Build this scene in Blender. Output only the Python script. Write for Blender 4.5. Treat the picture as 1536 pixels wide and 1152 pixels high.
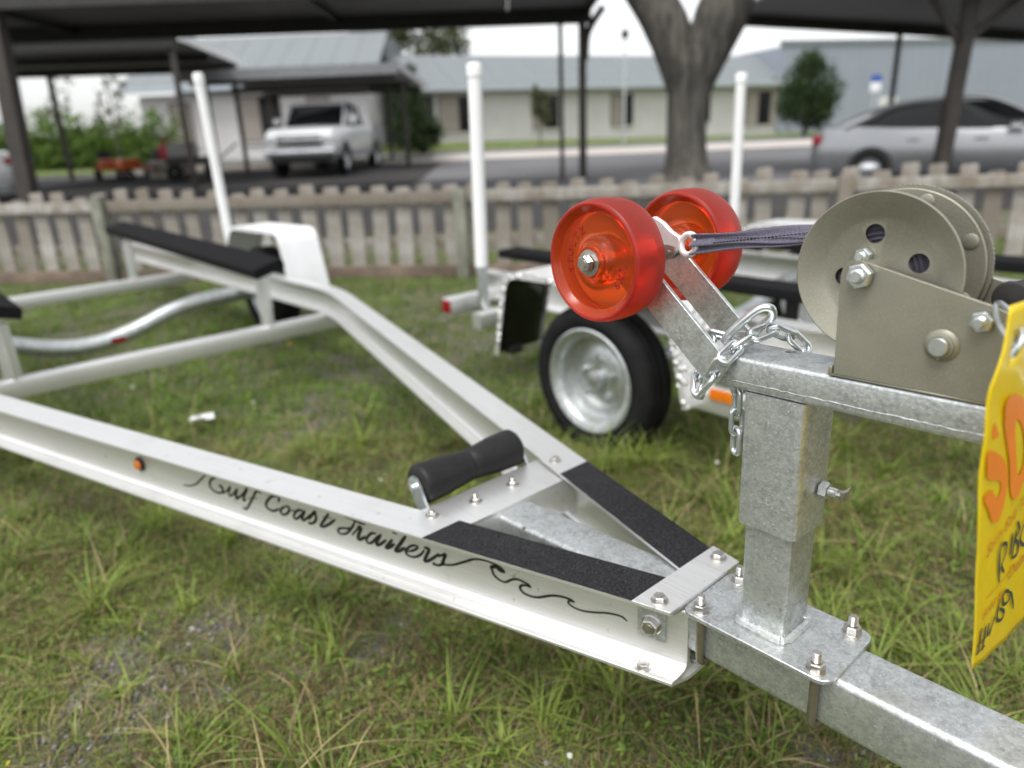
import bpy, bmesh, math, random
import numpy as np
from mathutils import Vector, Matrix

for _o in list(bpy.data.objects):
    bpy.data.objects.remove(_o, do_unlink=True)
SC = bpy.context.scene
COL = SC.collection
rnd = random.Random(7)
rng = np.random.default_rng(11)

# ------------------------------------------------------------------ camera
CAM_H = 1.12
cd = bpy.data.cameras.new('camera')
cam = bpy.data.objects.new('camera', cd); COL.objects.link(cam)
cd.sensor_fit = 'HORIZONTAL'; cd.sensor_width = 36.0
cd.lens = 1073.6 / 1536 * 36
cd.clip_start = 0.05; cd.clip_end = 900
_f = 1073.6
_up = -np.array([.041, 1, 378 / _f]); _up /= np.linalg.norm(_up)
_fw = np.array([0, 0, 1.0]); _Y = _fw - _up * (_fw @ _up); _Y /= np.linalg.norm(_Y); _X = np.cross(_Y, _up)
_W = np.array([_X, _Y, _up])                       # camera (x right, y down, z fwd) -> world
_right, _down, _fwd = _W[:, 0], _W[:, 1], _W[:, 2]
cam.matrix_world = Matrix(((_right[0], -_down[0], -_fwd[0], 0), (_right[1], -_down[1], -_fwd[1], 0),
                           (_right[2], -_down[2], -_fwd[2], CAM_H), (0, 0, 0, 1)))
cd.dof.use_dof = True
cd.dof.focus_distance = 0.86
cd.dof.aperture_fstop = 2.6
SC.camera = cam

# ------------------------------------------------------------------ world, sun, exposure
SUN_EL, SUN_AZ = math.radians(62), math.radians(215)   # azimuth clockwise from +Y
wd = bpy.data.worlds.new('World'); SC.world = wd; wd.use_nodes = True
nt = wd.node_tree; nt.nodes.clear()
sky = nt.nodes.new('ShaderNodeTexSky'); sky.sky_type = 'NISHITA'; sky.sun_disc = False
sky.sun_elevation = SUN_EL; sky.sun_rotation = SUN_AZ
sky.air_density = 1.0; sky.dust_density = 2.0; sky.ozone_density = 1.0
hs = nt.nodes.new('ShaderNodeHueSaturation'); hs.inputs['Saturation'].default_value = 0.10
bg = nt.nodes.new('ShaderNodeBackground'); bg.inputs['Strength'].default_value = 0.15
wo = nt.nodes.new('ShaderNodeOutputWorld')
nt.links.new(sky.outputs[0], hs.inputs['Color']); nt.links.new(hs.outputs[0], bg.inputs[0]); nt.links.new(bg.outputs[0], wo.inputs[0])
sl = bpy.data.lights.new('sun', 'SUN'); sl.energy = 1.4; sl.angle = math.radians(24); sl.color = (1, .97, .93)
sun = bpy.data.objects.new('sun', sl); COL.objects.link(sun)
_sd = Vector((math.sin(SUN_AZ) * math.cos(SUN_EL), math.cos(SUN_AZ) * math.cos(SUN_EL), math.sin(SUN_EL)))
sun.rotation_euler = _sd.to_track_quat('Z', 'Y').to_euler()
SC.view_settings.view_transform = 'Standard'; SC.view_settings.look = 'None'
SC.view_settings.gamma = 1.0; SC.view_settings.exposure = 0.84
SC.view_settings.use_curve_mapping = False
SC.render.engine = 'CYCLES'
SC.cycles.use_denoising = True
SC.cycles.max_bounces = 8; SC.cycles.transmission_bounces = 8; SC.cycles.glossy_bounces = 4; SC.cycles.diffuse_bounces = 3
SC.cycles.caustics_reflective = False; SC.cycles.caustics_refractive = False

# ------------------------------------------------------------------ mesh helpers
V3 = lambda *a: np.array(a, float)
class MB:
    """collects geometry of ONE object"""
    def __init__(s): s.v = []; s.f = []; s.m = []; s.uv = {}; s.cur = 0
    def add(s, vs, fs):
        o = len(s.v); s.v += [tuple(map(float, p)) for p in vs]
        for f in fs: s.f.append(tuple(i + o for i in f)); s.m.append(s.cur)
        return o
    def box(s, lo, hi, bevel=0.0):
        bm = bmesh.new(); bmesh.ops.create_cube(bm, size=1)
        for v in bm.verts:
            v.co = Vector([(lo[i] + hi[i]) / 2 + v.co[i] * (hi[i] - lo[i]) for i in range(3)])
        if bevel: bmesh.ops.bevel(bm, geom=list(bm.edges), offset=bevel, segments=2, affect='EDGES', profile=.6)
        s.bm(bm); return s
    def bm(s, bm, M=None):
        bm.verts.index_update()
        s.add([(M @ v.co) if M else v.co for v in bm.verts], [[v.index for v in f.verts] for f in bm.faces]); bm.free()
    def prism(s, pts, fr, t):
        """outline pts (a,b) in frame fr=(origin,ea,eb,en), thickness t along en"""
        o, ea, eb, en = [np.array(q, float) for q in fr]; n = len(pts)
        a = [o + ea * p[0] + eb * p[1] for p in pts]; b = [p + en * t for p in a]
        s.add(a + b, [list(range(n))[::-1], list(range(n, 2 * n))] + [[i, (i + 1) % n, n + (i + 1) % n, n + i] for i in range(n)]); return s
    def tube(s, path, r, n=10, closed=False, caps=True):
        P = [np.array(p, float) for p in path]; k = len(P)
        rr = r if hasattr(r, '__len__') else [r] * k
        T = []
        for i in range(k):
            if closed: t = P[(i + 1) % k] - P[i - 1]
            else: t = P[min(i + 1, k - 1)] - P[max(i - 1, 0)]
            T.append(t / (np.linalg.norm(t) + 1e-12))
        ref = V3(0, 0, 1) if abs(T[0][2]) < .9 else V3(1, 0, 0)
        u = np.cross(T[0], ref); u /= np.linalg.norm(u); vs = []
        for i in range(k):
            u = u - T[i] * (u @ T[i]); u /= np.linalg.norm(u); w = np.cross(T[i], u)
            for j in range(n):
                a = 2 * math.pi * j / n; vs.append(P[i] + (u * math.cos(a) + w * math.sin(a)) * rr[i])
        fs = []
        for i in range(k if closed else k - 1):
            for j in range(n):
                a, b = i * n, ((i + 1) % k) * n
                fs.append([a + j, a + (j + 1) % n, b + (j + 1) % n, b + j])
        if caps and not closed: fs += [list(range(n))[::-1], list(range((k - 1) * n, k * n))]
        s.add(vs, fs); return s
    def lathe(s, prof, o, ax, n=32, mats=None, ref=None):
        """prof list of (r, t); axis ax from o"""
        o = np.array(o, float); ax = np.array(ax, float); ax /= np.linalg.norm(ax)
        if ref is None: ref = V3(0, 0, 1) if abs(ax[2]) < .9 else V3(1, 0, 0)
        u = np.cross(ax, ref); u /= np.linalg.norm(u); w = np.cross(ax, u); vs = []; fs = []; ms = []
        for r, t in prof:
            for j in range(n):
                a = 2 * math.pi * j / n; vs.append(o + ax * t + (u * math.cos(a) + w * math.sin(a)) * max(r, 1e-5))
        for i in range(len(prof) - 1):
            for j in range(n):
                fs.append([i * n + j, i * n + (j + 1) % n, (i + 1) * n + (j + 1) % n, (i + 1) * n + j]); ms.append(mats[i] if mats else s.cur)
        k = len(s.m); s.add(vs, fs); s.m[k:] = ms; return s
    def sweep(s, prof, path, flat_first=None, caps=True):
        """2D closed profile (a across to the left-hand side, b up z) along an xy path with miters; uv = length, girth"""
        P = [np.array(p, float) for p in path]; k = len(P); n = len(prof); vs = []; uvs = []; L = 0
        gir = [0]
        for j in range(n): gir.append(gir[-1] + math.dist(prof[j], prof[(j + 1) % n]))
        for i in range(k):
            t0 = (P[i] - P[i - 1]) if i else (P[1] - P[0]); t1 = (P[i + 1] - P[i]) if i < k - 1 else t0
            t0 = t0[:2] / np.linalg.norm(t0[:2]); t1 = t1[:2] / np.linalg.norm(t1[:2])
            m = t0 + t1; m /= np.linalg.norm(m); nrm = np.array([-m[1], m[0]]) / max(.2, m @ t1)
            if i == 0 and flat_first is not None: nrm = np.array(flat_first)
            if i: L += np.linalg.norm(P[i] - P[i - 1])
            for j, (a, b) in enumerate(prof):
                vs.append((P[i][0] + nrm[0] * a, P[i][1] + nrm[1] * a, P[i][2] + b)); uvs.append((L, gir[j]))
        fs = [[i * n + j, (i + 1) * n + j, (i + 1) * n + (j + 1) % n, i * n + (j + 1) % n] for i in range(k - 1) for j in range(n)]
        if caps: fs += [list(range(n)), list(range((k - 1) * n, k * n))[::-1]]
        o = s.add(vs, fs)
        for i, q in enumerate(uvs): s.uv[o + i] = q
        return s
    def build(s, name, mat, parent=None, X=None, smooth=35, uv=False):
        me = bpy.data.meshes.new(name)
        vs = s.v if X is None else [tuple(X @ np.array(p)) for p in s.v]
        me.from_pydata(vs, [], s.f); me.update()
        bm = bmesh.new(); bm.from_mesh(me); bmesh.ops.recalc_face_normals(bm, faces=list(bm.faces)); bm.to_mesh(me); bm.free()
        for mm in (mat if isinstance(mat, (list, tuple)) else [mat]): me.materials.append(mm)
        if any(s.m): me.polygons.foreach_set('material_index', s.m)
        if s.uv and uv:
            lay = me.uv_layers.new(name='UVMap')
            for l in me.loops: lay.data[l.index].uv = s.uv.get(l.vertex_index, (0, 0))
        if smooth:
            me.polygons.foreach_set('use_smooth', [True] * len(me.polygons)); me.set_sharp_from_angle(angle=math.radians(smooth))
        return link(name, me, parent)
def link(name, me, parent=None):
    o = bpy.data.objects.new(name, me); COL.objects.link(o)
    if parent is not None: o.parent = parent
    return o
def empty(name, loc=(0, 0, 0), rz=0.0):
    o = bpy.data.objects.new(name, None); COL.objects.link(o); o.location = loc; o.rotation_euler = (0, 0, rz)
    o.empty_display_size = .1; return o
def tag(o, label=None, cat=None, group=None, kind=None):
    if label: o['label'] = label
    if cat: o['category'] = cat
    if group: o['group'] = group
    if kind: o['kind'] = kind
    return o
def copy_tree(o, parent=None):
    c = o.copy(); COL.objects.link(c)
    if parent is not None: c.parent = parent
    for ch in list(o.children): copy_tree(ch, c)
    return c
def rrect(w, h, r, n=4, cx=0, cy=0):
    out = []
    for sx, sy, a0 in ((1, 1, 0), (-1, 1, 90), (-1, -1, 180), (1, -1, 270)):
        for i in range(n + 1):
            a = math.radians(a0 + 90 * i / n); out.append((cx + sx * (w / 2 - r) + r * math.cos(a), cy + sy * (h / 2 - r) + r * math.sin(a)))
    return out
def catmull(pts, k=8):
    P = [np.array(p, float) for p in pts]; P = [2 * P[0] - P[1]] + P + [2 * P[-1] - P[-2]]; out = []
    for i in range(1, len(P) - 2):
        for j in range(k):
            t = j / k
            out.append(.5 * ((2 * P[i]) + (-P[i - 1] + P[i + 1]) * t + (2 * P[i - 1] - 5 * P[i] + 4 * P[i + 1] - P[i + 2]) * t * t + (-P[i - 1] + 3 * P[i] - 3 * P[i + 1] + P[i + 2]) * t ** 3))
    out.append(P[-2]); return out
def text_mesh(body, size, extrude=0.0, offset=0.0):
    cu = bpy.data.curves.new('lettering', 'FONT'); cu.body = body; cu.size = size; cu.extrude = extrude; cu.offset = offset
    cu.resolution_u = 3
    ob = bpy.data.objects.new('lettering', cu); COL.objects.link(ob)
    dg = bpy.context.evaluated_depsgraph_get(); me = bpy.data.meshes.new_from_object(ob.evaluated_get(dg))
    vs = [tuple(v.co) for v in me.vertices]; fs = [tuple(p.vertices) for p in me.polygons]
    bpy.data.objects.remove(ob); bpy.data.curves.remove(cu); bpy.data.meshes.remove(me)
    return vs, fs
def cut(o, cutters):
    """boolean-difference holes into o's mesh, applied"""
    for c in cutters:
        me = bpy.data.meshes.new('hole'); me.from_pydata(c.v, [], c.f)
        bm = bmesh.new(); bm.from_mesh(me); bmesh.ops.recalc_face_normals(bm, faces=list(bm.faces)); bm.to_mesh(me); bm.free()
        t = link('hole', me, o.parent); md = o.modifiers.new('b', 'BOOLEAN'); md.operation = 'DIFFERENCE'; md.object = t; md.solver = 'EXACT'
        bpy.context.view_layer.update()
        dg = bpy.context.evaluated_depsgraph_get(); nm = bpy.data.meshes.new_from_object(o.evaluated_get(dg))
        o.modifiers.clear(); o.data = nm; nm.polygons.foreach_set('use_smooth', [True] * len(nm.polygons)); nm.set_sharp_from_angle(angle=math.radians(30))
        bpy.data.objects.remove(t)

# ------------------------------------------------------------------ materials
def mat(name):
    m = bpy.data.materials.new(name); m.use_nodes = True; t = m.node_tree
    return m, t, t.nodes['Principled BSDF']
def noise(t, scale, detail=4, co='Object', vscale=None, rot=None, rough=.55):
    tc = t.nodes.new('ShaderNodeTexCoord'); mp = t.nodes.new('ShaderNodeMapping'); n = t.nodes.new('ShaderNodeTexNoise')
    if vscale: mp.inputs['Scale'].default_value = vscale
    if rot: mp.inputs['Rotation'].default_value = rot
    n.inputs['Scale'].default_value = scale; n.inputs['Detail'].default_value = detail; n.inputs['Roughness'].default_value = rough
    t.links.new(tc.outputs[co], mp.inputs[0]); t.links.new(mp.outputs[0], n.inputs['Vector']); return n.outputs[0]
def ramp(t, src, stops):
    r = t.nodes.new('ShaderNodeValToRGB'); e = r.color_ramp.elements
    while len(e) < len(stops): e.new(.5)
    for q, (p, c) in zip(e, stops): q.position = p; q.color = (*c, 1) if len(c) == 3 else c
    t.links.new(src, r.inputs[0]); return r.outputs[0]
def mixc(t, fac, a, b, mode='MIX'):
    n = t.nodes.new('ShaderNodeMix'); n.data_type = 'RGBA'; n.blend_type = mode
    for sock, val in ((n.inputs['Factor'], fac), (n.inputs['A'], a), (n.inputs['B'], b)):
        pass
    ins = [i for i in n.inputs if i.type == 'RGBA']; fa = [i for i in n.inputs if i.type == 'VALUE'][0]
    for sock, val in ((fa, fac), (ins[0], a), (ins[1], b)):
        if hasattr(val, 'is_linked') or hasattr(val, 'node'): t.links.new(val, sock)
        elif isinstance(val, (int, float)): sock.default_value = val
        else: sock.default_value = (*val, 1)
    return [q for q in n.outputs if q.type == 'RGBA'][0]
def bump(t, p, src, strength=.2, dist=.001):
    b = t.nodes.new('ShaderNodeBump'); b.inputs['Strength'].default_value = strength; b.inputs['Distance'].default_value = dist
    t.links.new(src, b.inputs['Height']); t.links.new(b.outputs[0], p.inputs['Normal'])
def simple(name, col, rough=.5, metal=0.0, var=.12, scale=8, bmp=0, bscale=60, spec=None, co='Object'):
    m, t, p = mat(name)
    n = noise(t, scale, 5, co)
    lo = tuple(max(0, c * (1 - var)) for c in col); hi = tuple(min(1, c * (1 + var)) for c in col)
    t.links.new(ramp(t, n, [(.3, lo), (.7, hi)]), p.inputs['Base Color'])
    p.inputs['Roughness'].default_value = rough; p.inputs['Metallic'].default_value = metal
    if spec is not None: p.inputs['Specular IOR Level'].default_value = spec
    if bmp: bump(t, p, noise(t, bscale, 5, co), bmp, .002)
    return m
def galv(name, rust=None):
    m, t, p = mat(name)
    tc = t.nodes.new('ShaderNodeTexCoord'); vo = t.nodes.new('ShaderNodeTexVoronoi'); vo.inputs['Scale'].default_value = 260
    t.links.new(tc.outputs['Object'], vo.inputs['Vector'])
    n1 = noise(t, 34, 9, rough=.78); n2 = noise(t, 300, 2); n3 = noise(t, 9, 4); n4 = noise(t, 1, 5, 'Object', (30, 30, 260), (.5, .4, .9), .7)
    c = ramp(t, n1, [(.32, (.36, .372, .365)), (.48, (.54, .565, .57)), (.66, (.70, .735, .74))])
    bw = t.nodes.new('ShaderNodeRGBToBW'); t.links.new(vo.outputs['Color'], bw.inputs[0])
    c = mixc(t, .45, c, bw.outputs[0], 'SOFT_LIGHT')
    c = mixc(t, ramp(t, n4, [(.60, (0, 0, 0)), (.72, (.7, .7, .7))]), c, (.70, .72, .72))
    c = mixc(t, ramp(t, n2, [(.64, (0, 0, 0)), (.70, (1, 1, 1))]), c, (.86, .87, .87))
    c = mixc(t, ramp(t, n3, [(.58, (0, 0, 0)), (.78, (.55, .55, .55))]), c, (.36, .335, .26))
    if rust:
        mp = t.nodes.new('ShaderNodeVectorMath'); mp.operation = 'DISTANCE'; mp.inputs[1].default_value = rust[0]
        t.links.new(tc.outputs['Object'], mp.inputs[0])
        ad = t.nodes.new('ShaderNodeMath'); ad.operation = 'MULTIPLY_ADD'; t.links.new(noise(t, 120, 3), ad.inputs[0]); ad.inputs[1].default_value = rust[1] * 1.6
        t.links.new(mp.outputs['Value'], ad.inputs[2])
        c = mixc(t, ramp(t, ad.outputs[0], [(rust[1] * 1.25, (1, 1, 1)), (rust[1] * 1.4, (0, 0, 0))]), c, (.16, .06, .035))
    t.links.new(c, p.inputs['Base Color'])
    p.inputs['Metallic'].default_value = .86
    t.links.new(ramp(t, n1, [(.3, (.50,) * 3), (.7, (.34,) * 3)]), p.inputs['Roughness'])
    ad = t.nodes.new('ShaderNodeMath'); ad.operation = 'ADD'; t.links.new(noise(t, 60, 6), ad.inputs[0]); t.links.new(n2, ad.inputs[1])
    bump(t, p, ad.outputs[0], .28, .0012); return m
def alu(name, uv=False, base=.87, rough=.36):
    m, t, p = mat(name)
    co = 'UV' if uv else 'Object'
    s1 = noise(t, 1, 6, co, (1.6, 420, 420)); s2 = noise(t, 1, 4, co, (.9, 60, 60)); n3 = noise(t, 7, 5)
    c = ramp(t, s1, [(.28, (base * .72,) * 3), (.58, (base, base, base * .985))])
    c = mixc(t, .35, c, ramp(t, s2, [(.3, (base * .84, base * .84, base * .83)), (.7, (base, base, base))]), 'MULTIPLY') if False else mixc(t, .4, c, ramp(t, s2, [(.3, (base * .88, base * .88, base * .865)), (.7, (base * 1.02,) * 3)]))
    c = mixc(t, ramp(t, n3, [(.55, (0, 0, 0)), (.80, (.30, .30, .30))]), c, (.55, .54, .50))
    c = mixc(t, ramp(t, noise(t, 70, 4), [(.66, (0, 0, 0)), (.74, (.65, .65, .65))]), c, (.40, .36, .28))
    t.links.new(c, p.inputs['Base Color']); p.inputs['Metallic'].default_value = .8
    t.links.new(ramp(t, s1, [(.3, (rough + .08,) * 3), (.7, (rough - .04,) * 3)]), p.inputs['Roughness'])
    bump(t, p, s1, .06, .0005); return m
M = {}
M['galv'] = galv('galvanised_steel')
M['galv_tongue'] = galv('galvanised_tongue', ((-.445, -.038, -.013), .011))
M['alu'] = alu('brushed_aluminium'); M['alu_uv'] = alu('extruded_aluminium', True)
M['zinc'] = simple('zinc_plate', (.68, .72, .73), .30, .9, .15, 90)
M['stainless'] = simple('stainless_steel', (.50, .485, .46), .30, .95, .2, 120)
M['bright_zinc'] = simple('bright_zinc', (.80, .81, .81), .36, .5, .1, 60)
M['brass_ubolt'] = simple('plated_u_bolt', (.30, .27, .20), .38, .85, .15, 60)
def winch_paint():
    m, t, p = mat('winch_paint')
    n = noise(t, 900, 2); n2 = noise(t, 14, 5)
    c = ramp(t, n2, [(.3, (.225, .218, .172)), (.7, (.290, .280, .225))])
    c = mixc(t, ramp(t, n, [(.5, (0, 0, 0)), (.75, (.5, .5, .5))]), c, (.42, .41, .34))
    t.links.new(c, p.inputs['Base Color']); p.inputs['Metallic'].default_value = .55; p.inputs['Roughness'].default_value = .42
    bump(t, p, n, .12, .0004); return m
M['winch'] = winch_paint()
M['rubber'] = simple('black_rubber', (.012, .011, .011), .5, 0, .3, 25, .2, 220, .3)
M['tyre'] = simple('tyre_rubber', (.012, .012, .0125), .75, 0, .3, 20, .3, 160, .16)
M['carpet'] = simple('bunk_carpet', (.012, .012, .013), 1.0, 0, .4, 300, .8, 900, .1)
def grip():
    m, t, p = mat('grip_tape'); n = noise(t, 700, 2); n2 = noise(t, 12, 4)
    c = ramp(t, n, [(.35, (.005, .005, .0055)), (.55, (.020, .020, .022)), (.72, (.075, .075, .08))])
    t.links.new(mixc(t, ramp(t, n2, [(.55, (0, 0, 0)), (.8, (.2, .2, .2))]), c, (.05, .047, .043)), p.inputs['Base Color'])
    p.inputs['Roughness'].default_value = .8; p.inputs['Specular IOR Level'].default_value = .15; bump(t, p, n, .9, .0012); return m
M['grip'] = grip()
def poly(name, web):
    m, t, p = mat(name)
    p.inputs['Base Color'].default_value = (1.0, .155, .024, 1) if web else (.86, .085, .050, 1)
    p.inputs['Roughness'].default_value = .18 if web else .44
    p.inputs['IOR'].default_value = 1.38
    p.inputs['Transmission Weight'].default_value = .84 if web else .82
    n = noise(t, 60, 4); bump(t, p, n, .05, .001)
    va = t.nodes.new('ShaderNodeVolumeAbsorption'); va.inputs['Color'].default_value = (1, .25, .08, 1); va.inputs['Density'].default_value = 15
    t.links.new(va.outputs[0], t.nodes['Material Output'].inputs['Volume'])
    return m
M['poly_rim'] = poly('red_urethane_rim', False); M['poly_web'] = poly('red_urethane_web', True)
M['webbing'] = None
def webbing():
    m, t, p = mat('strap_webbing'); n = noise(t, 1, 2, 'UV', (900, 90, 1)); n2 = noise(t, 1, 2, 'UV', (60, 400, 1))
    c = ramp(t, n, [(.35, (.050, .044, .072)), (.7, (.135, .122, .175))]); t.links.new(c, p.inputs['Base Color'])
    p.inputs['Roughness'].default_value = .6; p.inputs['Sheen Weight'].default_value = .3; bump(t, p, n, .5, .0008); return m
M['webbing'] = webbing()
M['web_roll'] = simple('wound_strap', (.022, .019, .032), .6, 0, .3, 200)
M['stitch'] = simple('black_stitching', (.01, .01, .012), .8)
M['decal'] = simple('black_vinyl', (.006, .006, .006), .35, 0, .1)
def tagm():
    m, t, p = mat('yellow_card'); n = noise(t, 18, 5)
    t.links.new(ramp(t, n, [(.3, (1.0, .78, .008)), (.7, (1.0, .88, .018))]), p.inputs['Base Color'])
    p.inputs['Roughness'].default_value = .28; p.inputs['Coat Weight'].default_value = .4; p.inputs['Coat Roughness'].default_value = .12
    tr = t.nodes.new('ShaderNodeBsdfTranslucent'); tr.inputs[0].default_value = (1, .82, .03, 1); mx = t.nodes.new('ShaderNodeMixShader'); mx.inputs[0].default_value = .45
    out = t.nodes['Material Output']; t.links.new(p.outputs[0], mx.inputs[1]); t.links.new(tr.outputs[0], mx.inputs[2]); t.links.new(mx.outputs[0], out.inputs[0])
    bump(t, p, noise(t, 38, 4), .5, .003); return m
M['tag'] = tagm()
M['tag_orange'] = simple('orange_print', (.92, .24, .010), .35); M['tag_print'] = simple('pale_orange_print', (.62, .22, .010), .4); M['ink'] = simple('marker_ink', (.012, .03, .045), .4)
M['white_paint'] = simple('white_pvc', (.80, .81, .81), .35, 0, .04, 6)
M['white_fender'] = simple('white_powder_coat', (.78, .79, .80), .4, 0, .05, 6, .1, 300)
def diamond():
    m, t, p = mat('diamond_plate')
    tc = t.nodes.new('ShaderNodeTexCoord'); ck = t.nodes.new('ShaderNodeTexVoronoi'); ck.inputs['Scale'].default_value = 38
    mp = t.nodes.new('ShaderNodeMapping'); mp.inputs['Rotation'].default_value = (0, .785, .785); t.links.new(tc.outputs['Object'], mp.inputs[0]); t.links.new(mp.outputs[0], ck.inputs['Vector'])
    t.links.new(ramp(t, noise(t, 10, 4), [(.3, (.74, .74, .73)), (.7, (.84, .84, .84))]), p.inputs['Base Color']); p.inputs['Metallic'].default_value = .55; p.inputs['Roughness'].default_value = .34
    bump(t, p, ramp(t, ck.outputs['Distance'], [(.15, (1, 1, 1)), (.45, (0, 0, 0))]), 1.0, .012); return m
M['diamond'] = diamond()
M['dark_metal'] = simple('dark_painted_steel', (.030, .029, .028), .5, .2, .2, 5)
M['roof_under'] = simple('roof_underside', (.25, .245, .24), .7, .0, .12, 1.2)
M['post_brown'] = simple('brown_painted_post', (.045, .038, .033), .55, .1, .25, 4)
M['red_lens'] = simple('red_lens', (.25, .006, .012), .15); M['amber_lens'] = simple('amber_lens', (.65, .16, .008), .2)
M['glass'] = simple('dark_window_glass', (.008, .009, .010), .08, 0, .1, 2, 0, 60, .22)
M['fender_inside'] = simple('dark_reflection_plate', (.10, .105, .085), .16, .9, .5, 4)  # reflection of the dark ground painted into the fender inside colour
SCRIPT=[(2.1,[(1157.7,-69.2),(1135.7,-66.5),(1110.1,-57.6),(1091.1,-44.6),(1062.5,-23.5)]),(2.9,[(1028.8,-24.3),(1045.1,-31.0),(1055.3,-43.2),(1054.5,-53.8),(1043.1,-60.1),(1029.0,-60.7),(1015.3,-56.1)]),(3.5,[(1023.7,-42.5),(1014.9,-42.6),(1012.9,-50.1),(1013.6,-59.7)]),(2.4,[(1009.9,-55.6),(997.2,-47.8),(984.1,-35.8),(991.7,-50.3),(992.5,-59.1),(981.8,-54.2),(963.3,-37.1)]),(3.5,[(961.0,-34.9),(969.3,-50.2),(969.7,-60.1),(959.6,-54.1)]),(2.8,[(963.9,-57.5),(945.2,-44.7),(927.2,-27.4),(942.3,-48.9),(947.0,-59.7),(937.9,-54.7)]),(2.8,[(885.5,-29.3),(890.7,-24.8),(899.9,-29.2),(917.9,-50.6),(936.0,-72.3),(945.6,-79.5),(954.5,-77.5)]),(1.7,[(930.0,-50.0),(899.0,-44.3)]),(3.1,[(834.7,-36.5),(828.7,-28.1),(835.5,-24.5),(852.1,-28.8),(869.0,-43.5),(875.0,-54.9),(867.1,-61.6),(852.2,-61.4),(834.3,-51.9)]),(2.9,[(815.3,-42.6),(826.0,-49.2),(832.3,-58.9),(826.2,-63.3),(812.6,-57.7),(803.6,-47.3),(805.7,-40.8),(815.3,-42.6)]),(1.4,[(804.1,-46.9),(795.2,-47.6),(787.0,-44.4)]),(2.9,[(762.2,-39.6),(775.8,-41.1),(788.5,-51.1),(793.7,-61.2),(786.7,-63.2),(772.4,-52.4),(759.4,-40.1)]),(3.0,[(756.6,-37.8),(768.5,-55.0),(768.5,-61.9),(756.9,-55.5),(735.9,-38.9)]),(3.0,[(749.7,-56.0),(730.0,-33.6),(729.2,-38.4),(728.2,-47.2),(735.6,-58.2),(748.4,-63.8),(753.9,-62.4)]),(1.6,[(708.3,-38.9),(681.9,-36.2)]),(3.0,[(690.5,-27.8),(709.8,-50.6),(718.6,-61.9),(709.0,-60.6),(691.4,-49.8),(674.5,-36.6)]),(2.3,[(648.9,-24.1),(630.8,-25.0),(614.3,-27.4),(596.5,-27.5)]),(2.5,[(621.3,-26.2),(630.6,-40.6),(643.5,-55.0),(657.4,-63.8),(669.9,-63.4),(669.9,-56.8),(660.1,-51.2),(646.0,-48.6),(638.0,-44.9)]),(1.9,[(635.0,-59.9),(622.4,-46.5),(613.5,-36.6)]),(3.5,[(617.0,-36.1),(609.3,-37.5),(614.3,-48.4),(620.3,-62.1),(615.2,-63.8),(599.6,-53.6)]),(2.8,[(571.6,-40.2),(583.6,-42.4),(597.1,-55.9),(597.8,-64.6),(588.3,-64.0),(576.0,-53.2),(563.5,-40.6)]),(3.1,[(559.3,-38.3),(571.1,-54.9),(574.1,-63.7),(565.5,-60.7),(548.4,-46.8)]),(3.2,[(532.4,-41.5),(545.2,-55.8),(551.7,-64.1),(542.5,-60.6),(528.4,-49.2)]),(3.0,[(531.1,-26.2),(520.8,-27.4)]),(3.4,[(500.0,-25.7),(515.1,-45.6),(528.9,-63.5),(520.1,-61.6),(504.1,-50.3)]),(2.5,[(504.1,-58.5),(487.9,-52.0),(475.4,-42.8),(479.7,-39.4),(491.1,-43.8),(503.2,-55.5),(502.1,-63.4),(491.8,-65.3),(480.5,-62.1),(468.7,-53.9),(459.8,-42.8)]),(3.1,[(460.8,-38.3),(451.4,-37.6),(450.8,-43.1),(458.4,-56.7),(462.2,-65.5),(454.9,-63.4),(442.2,-54.0),(427.2,-41.2)]),(2.7,[(431.1,-48.0),(413.6,-38.3),(418.2,-49.0),(422.0,-59.2),(432.0,-65.3),(442.6,-65.9),(438.0,-62.7)]),(2.2,[(415.1,-39.7),(419.7,-51.3),(422.7,-60.1),(408.5,-57.9),(395.9,-53.4),(374.8,-42.0),(353.3,-30.8)]),(1.9,[(367.9,-36.9),(356.8,-31.9),(346.0,-28.6),(330.2,-26.7),(312.4,-28.2),(300.1,-31.8),(293.5,-37.4)]),(3.4,[(293.0,-37.8),(302.5,-36.7),(310.2,-32.4),(322.0,-36.6)]),(2.1,[(322.0,-36.6),(317.8,-41.5),(316.1,-48.4),(306.9,-55.0),(294.4,-56.6),(282.6,-48.7),(271.1,-43.7),(259.0,-44.8),(249.5,-47.4),(244.9,-51.5)]),(2.2,[(244.9,-51.5),(254.5,-50.2),(262.6,-52.8),(265.9,-58.7),(260.2,-65.4),(248.2,-67.6),(233.7,-65.8),(216.7,-57.9),(202.5,-52.3),(186.4,-49.9),(175.1,-50.4),(167.3,-53.0)]),(1.7,[(167.3,-53.0),(177.5,-54.0),(177.2,-59.1),(166.6,-63.4),(151.0,-63.5),(131.2,-59.1),(114.0,-54.1),(99.2,-52.0),(88.8,-52.3),(81.0,-57.1)])]
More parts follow.
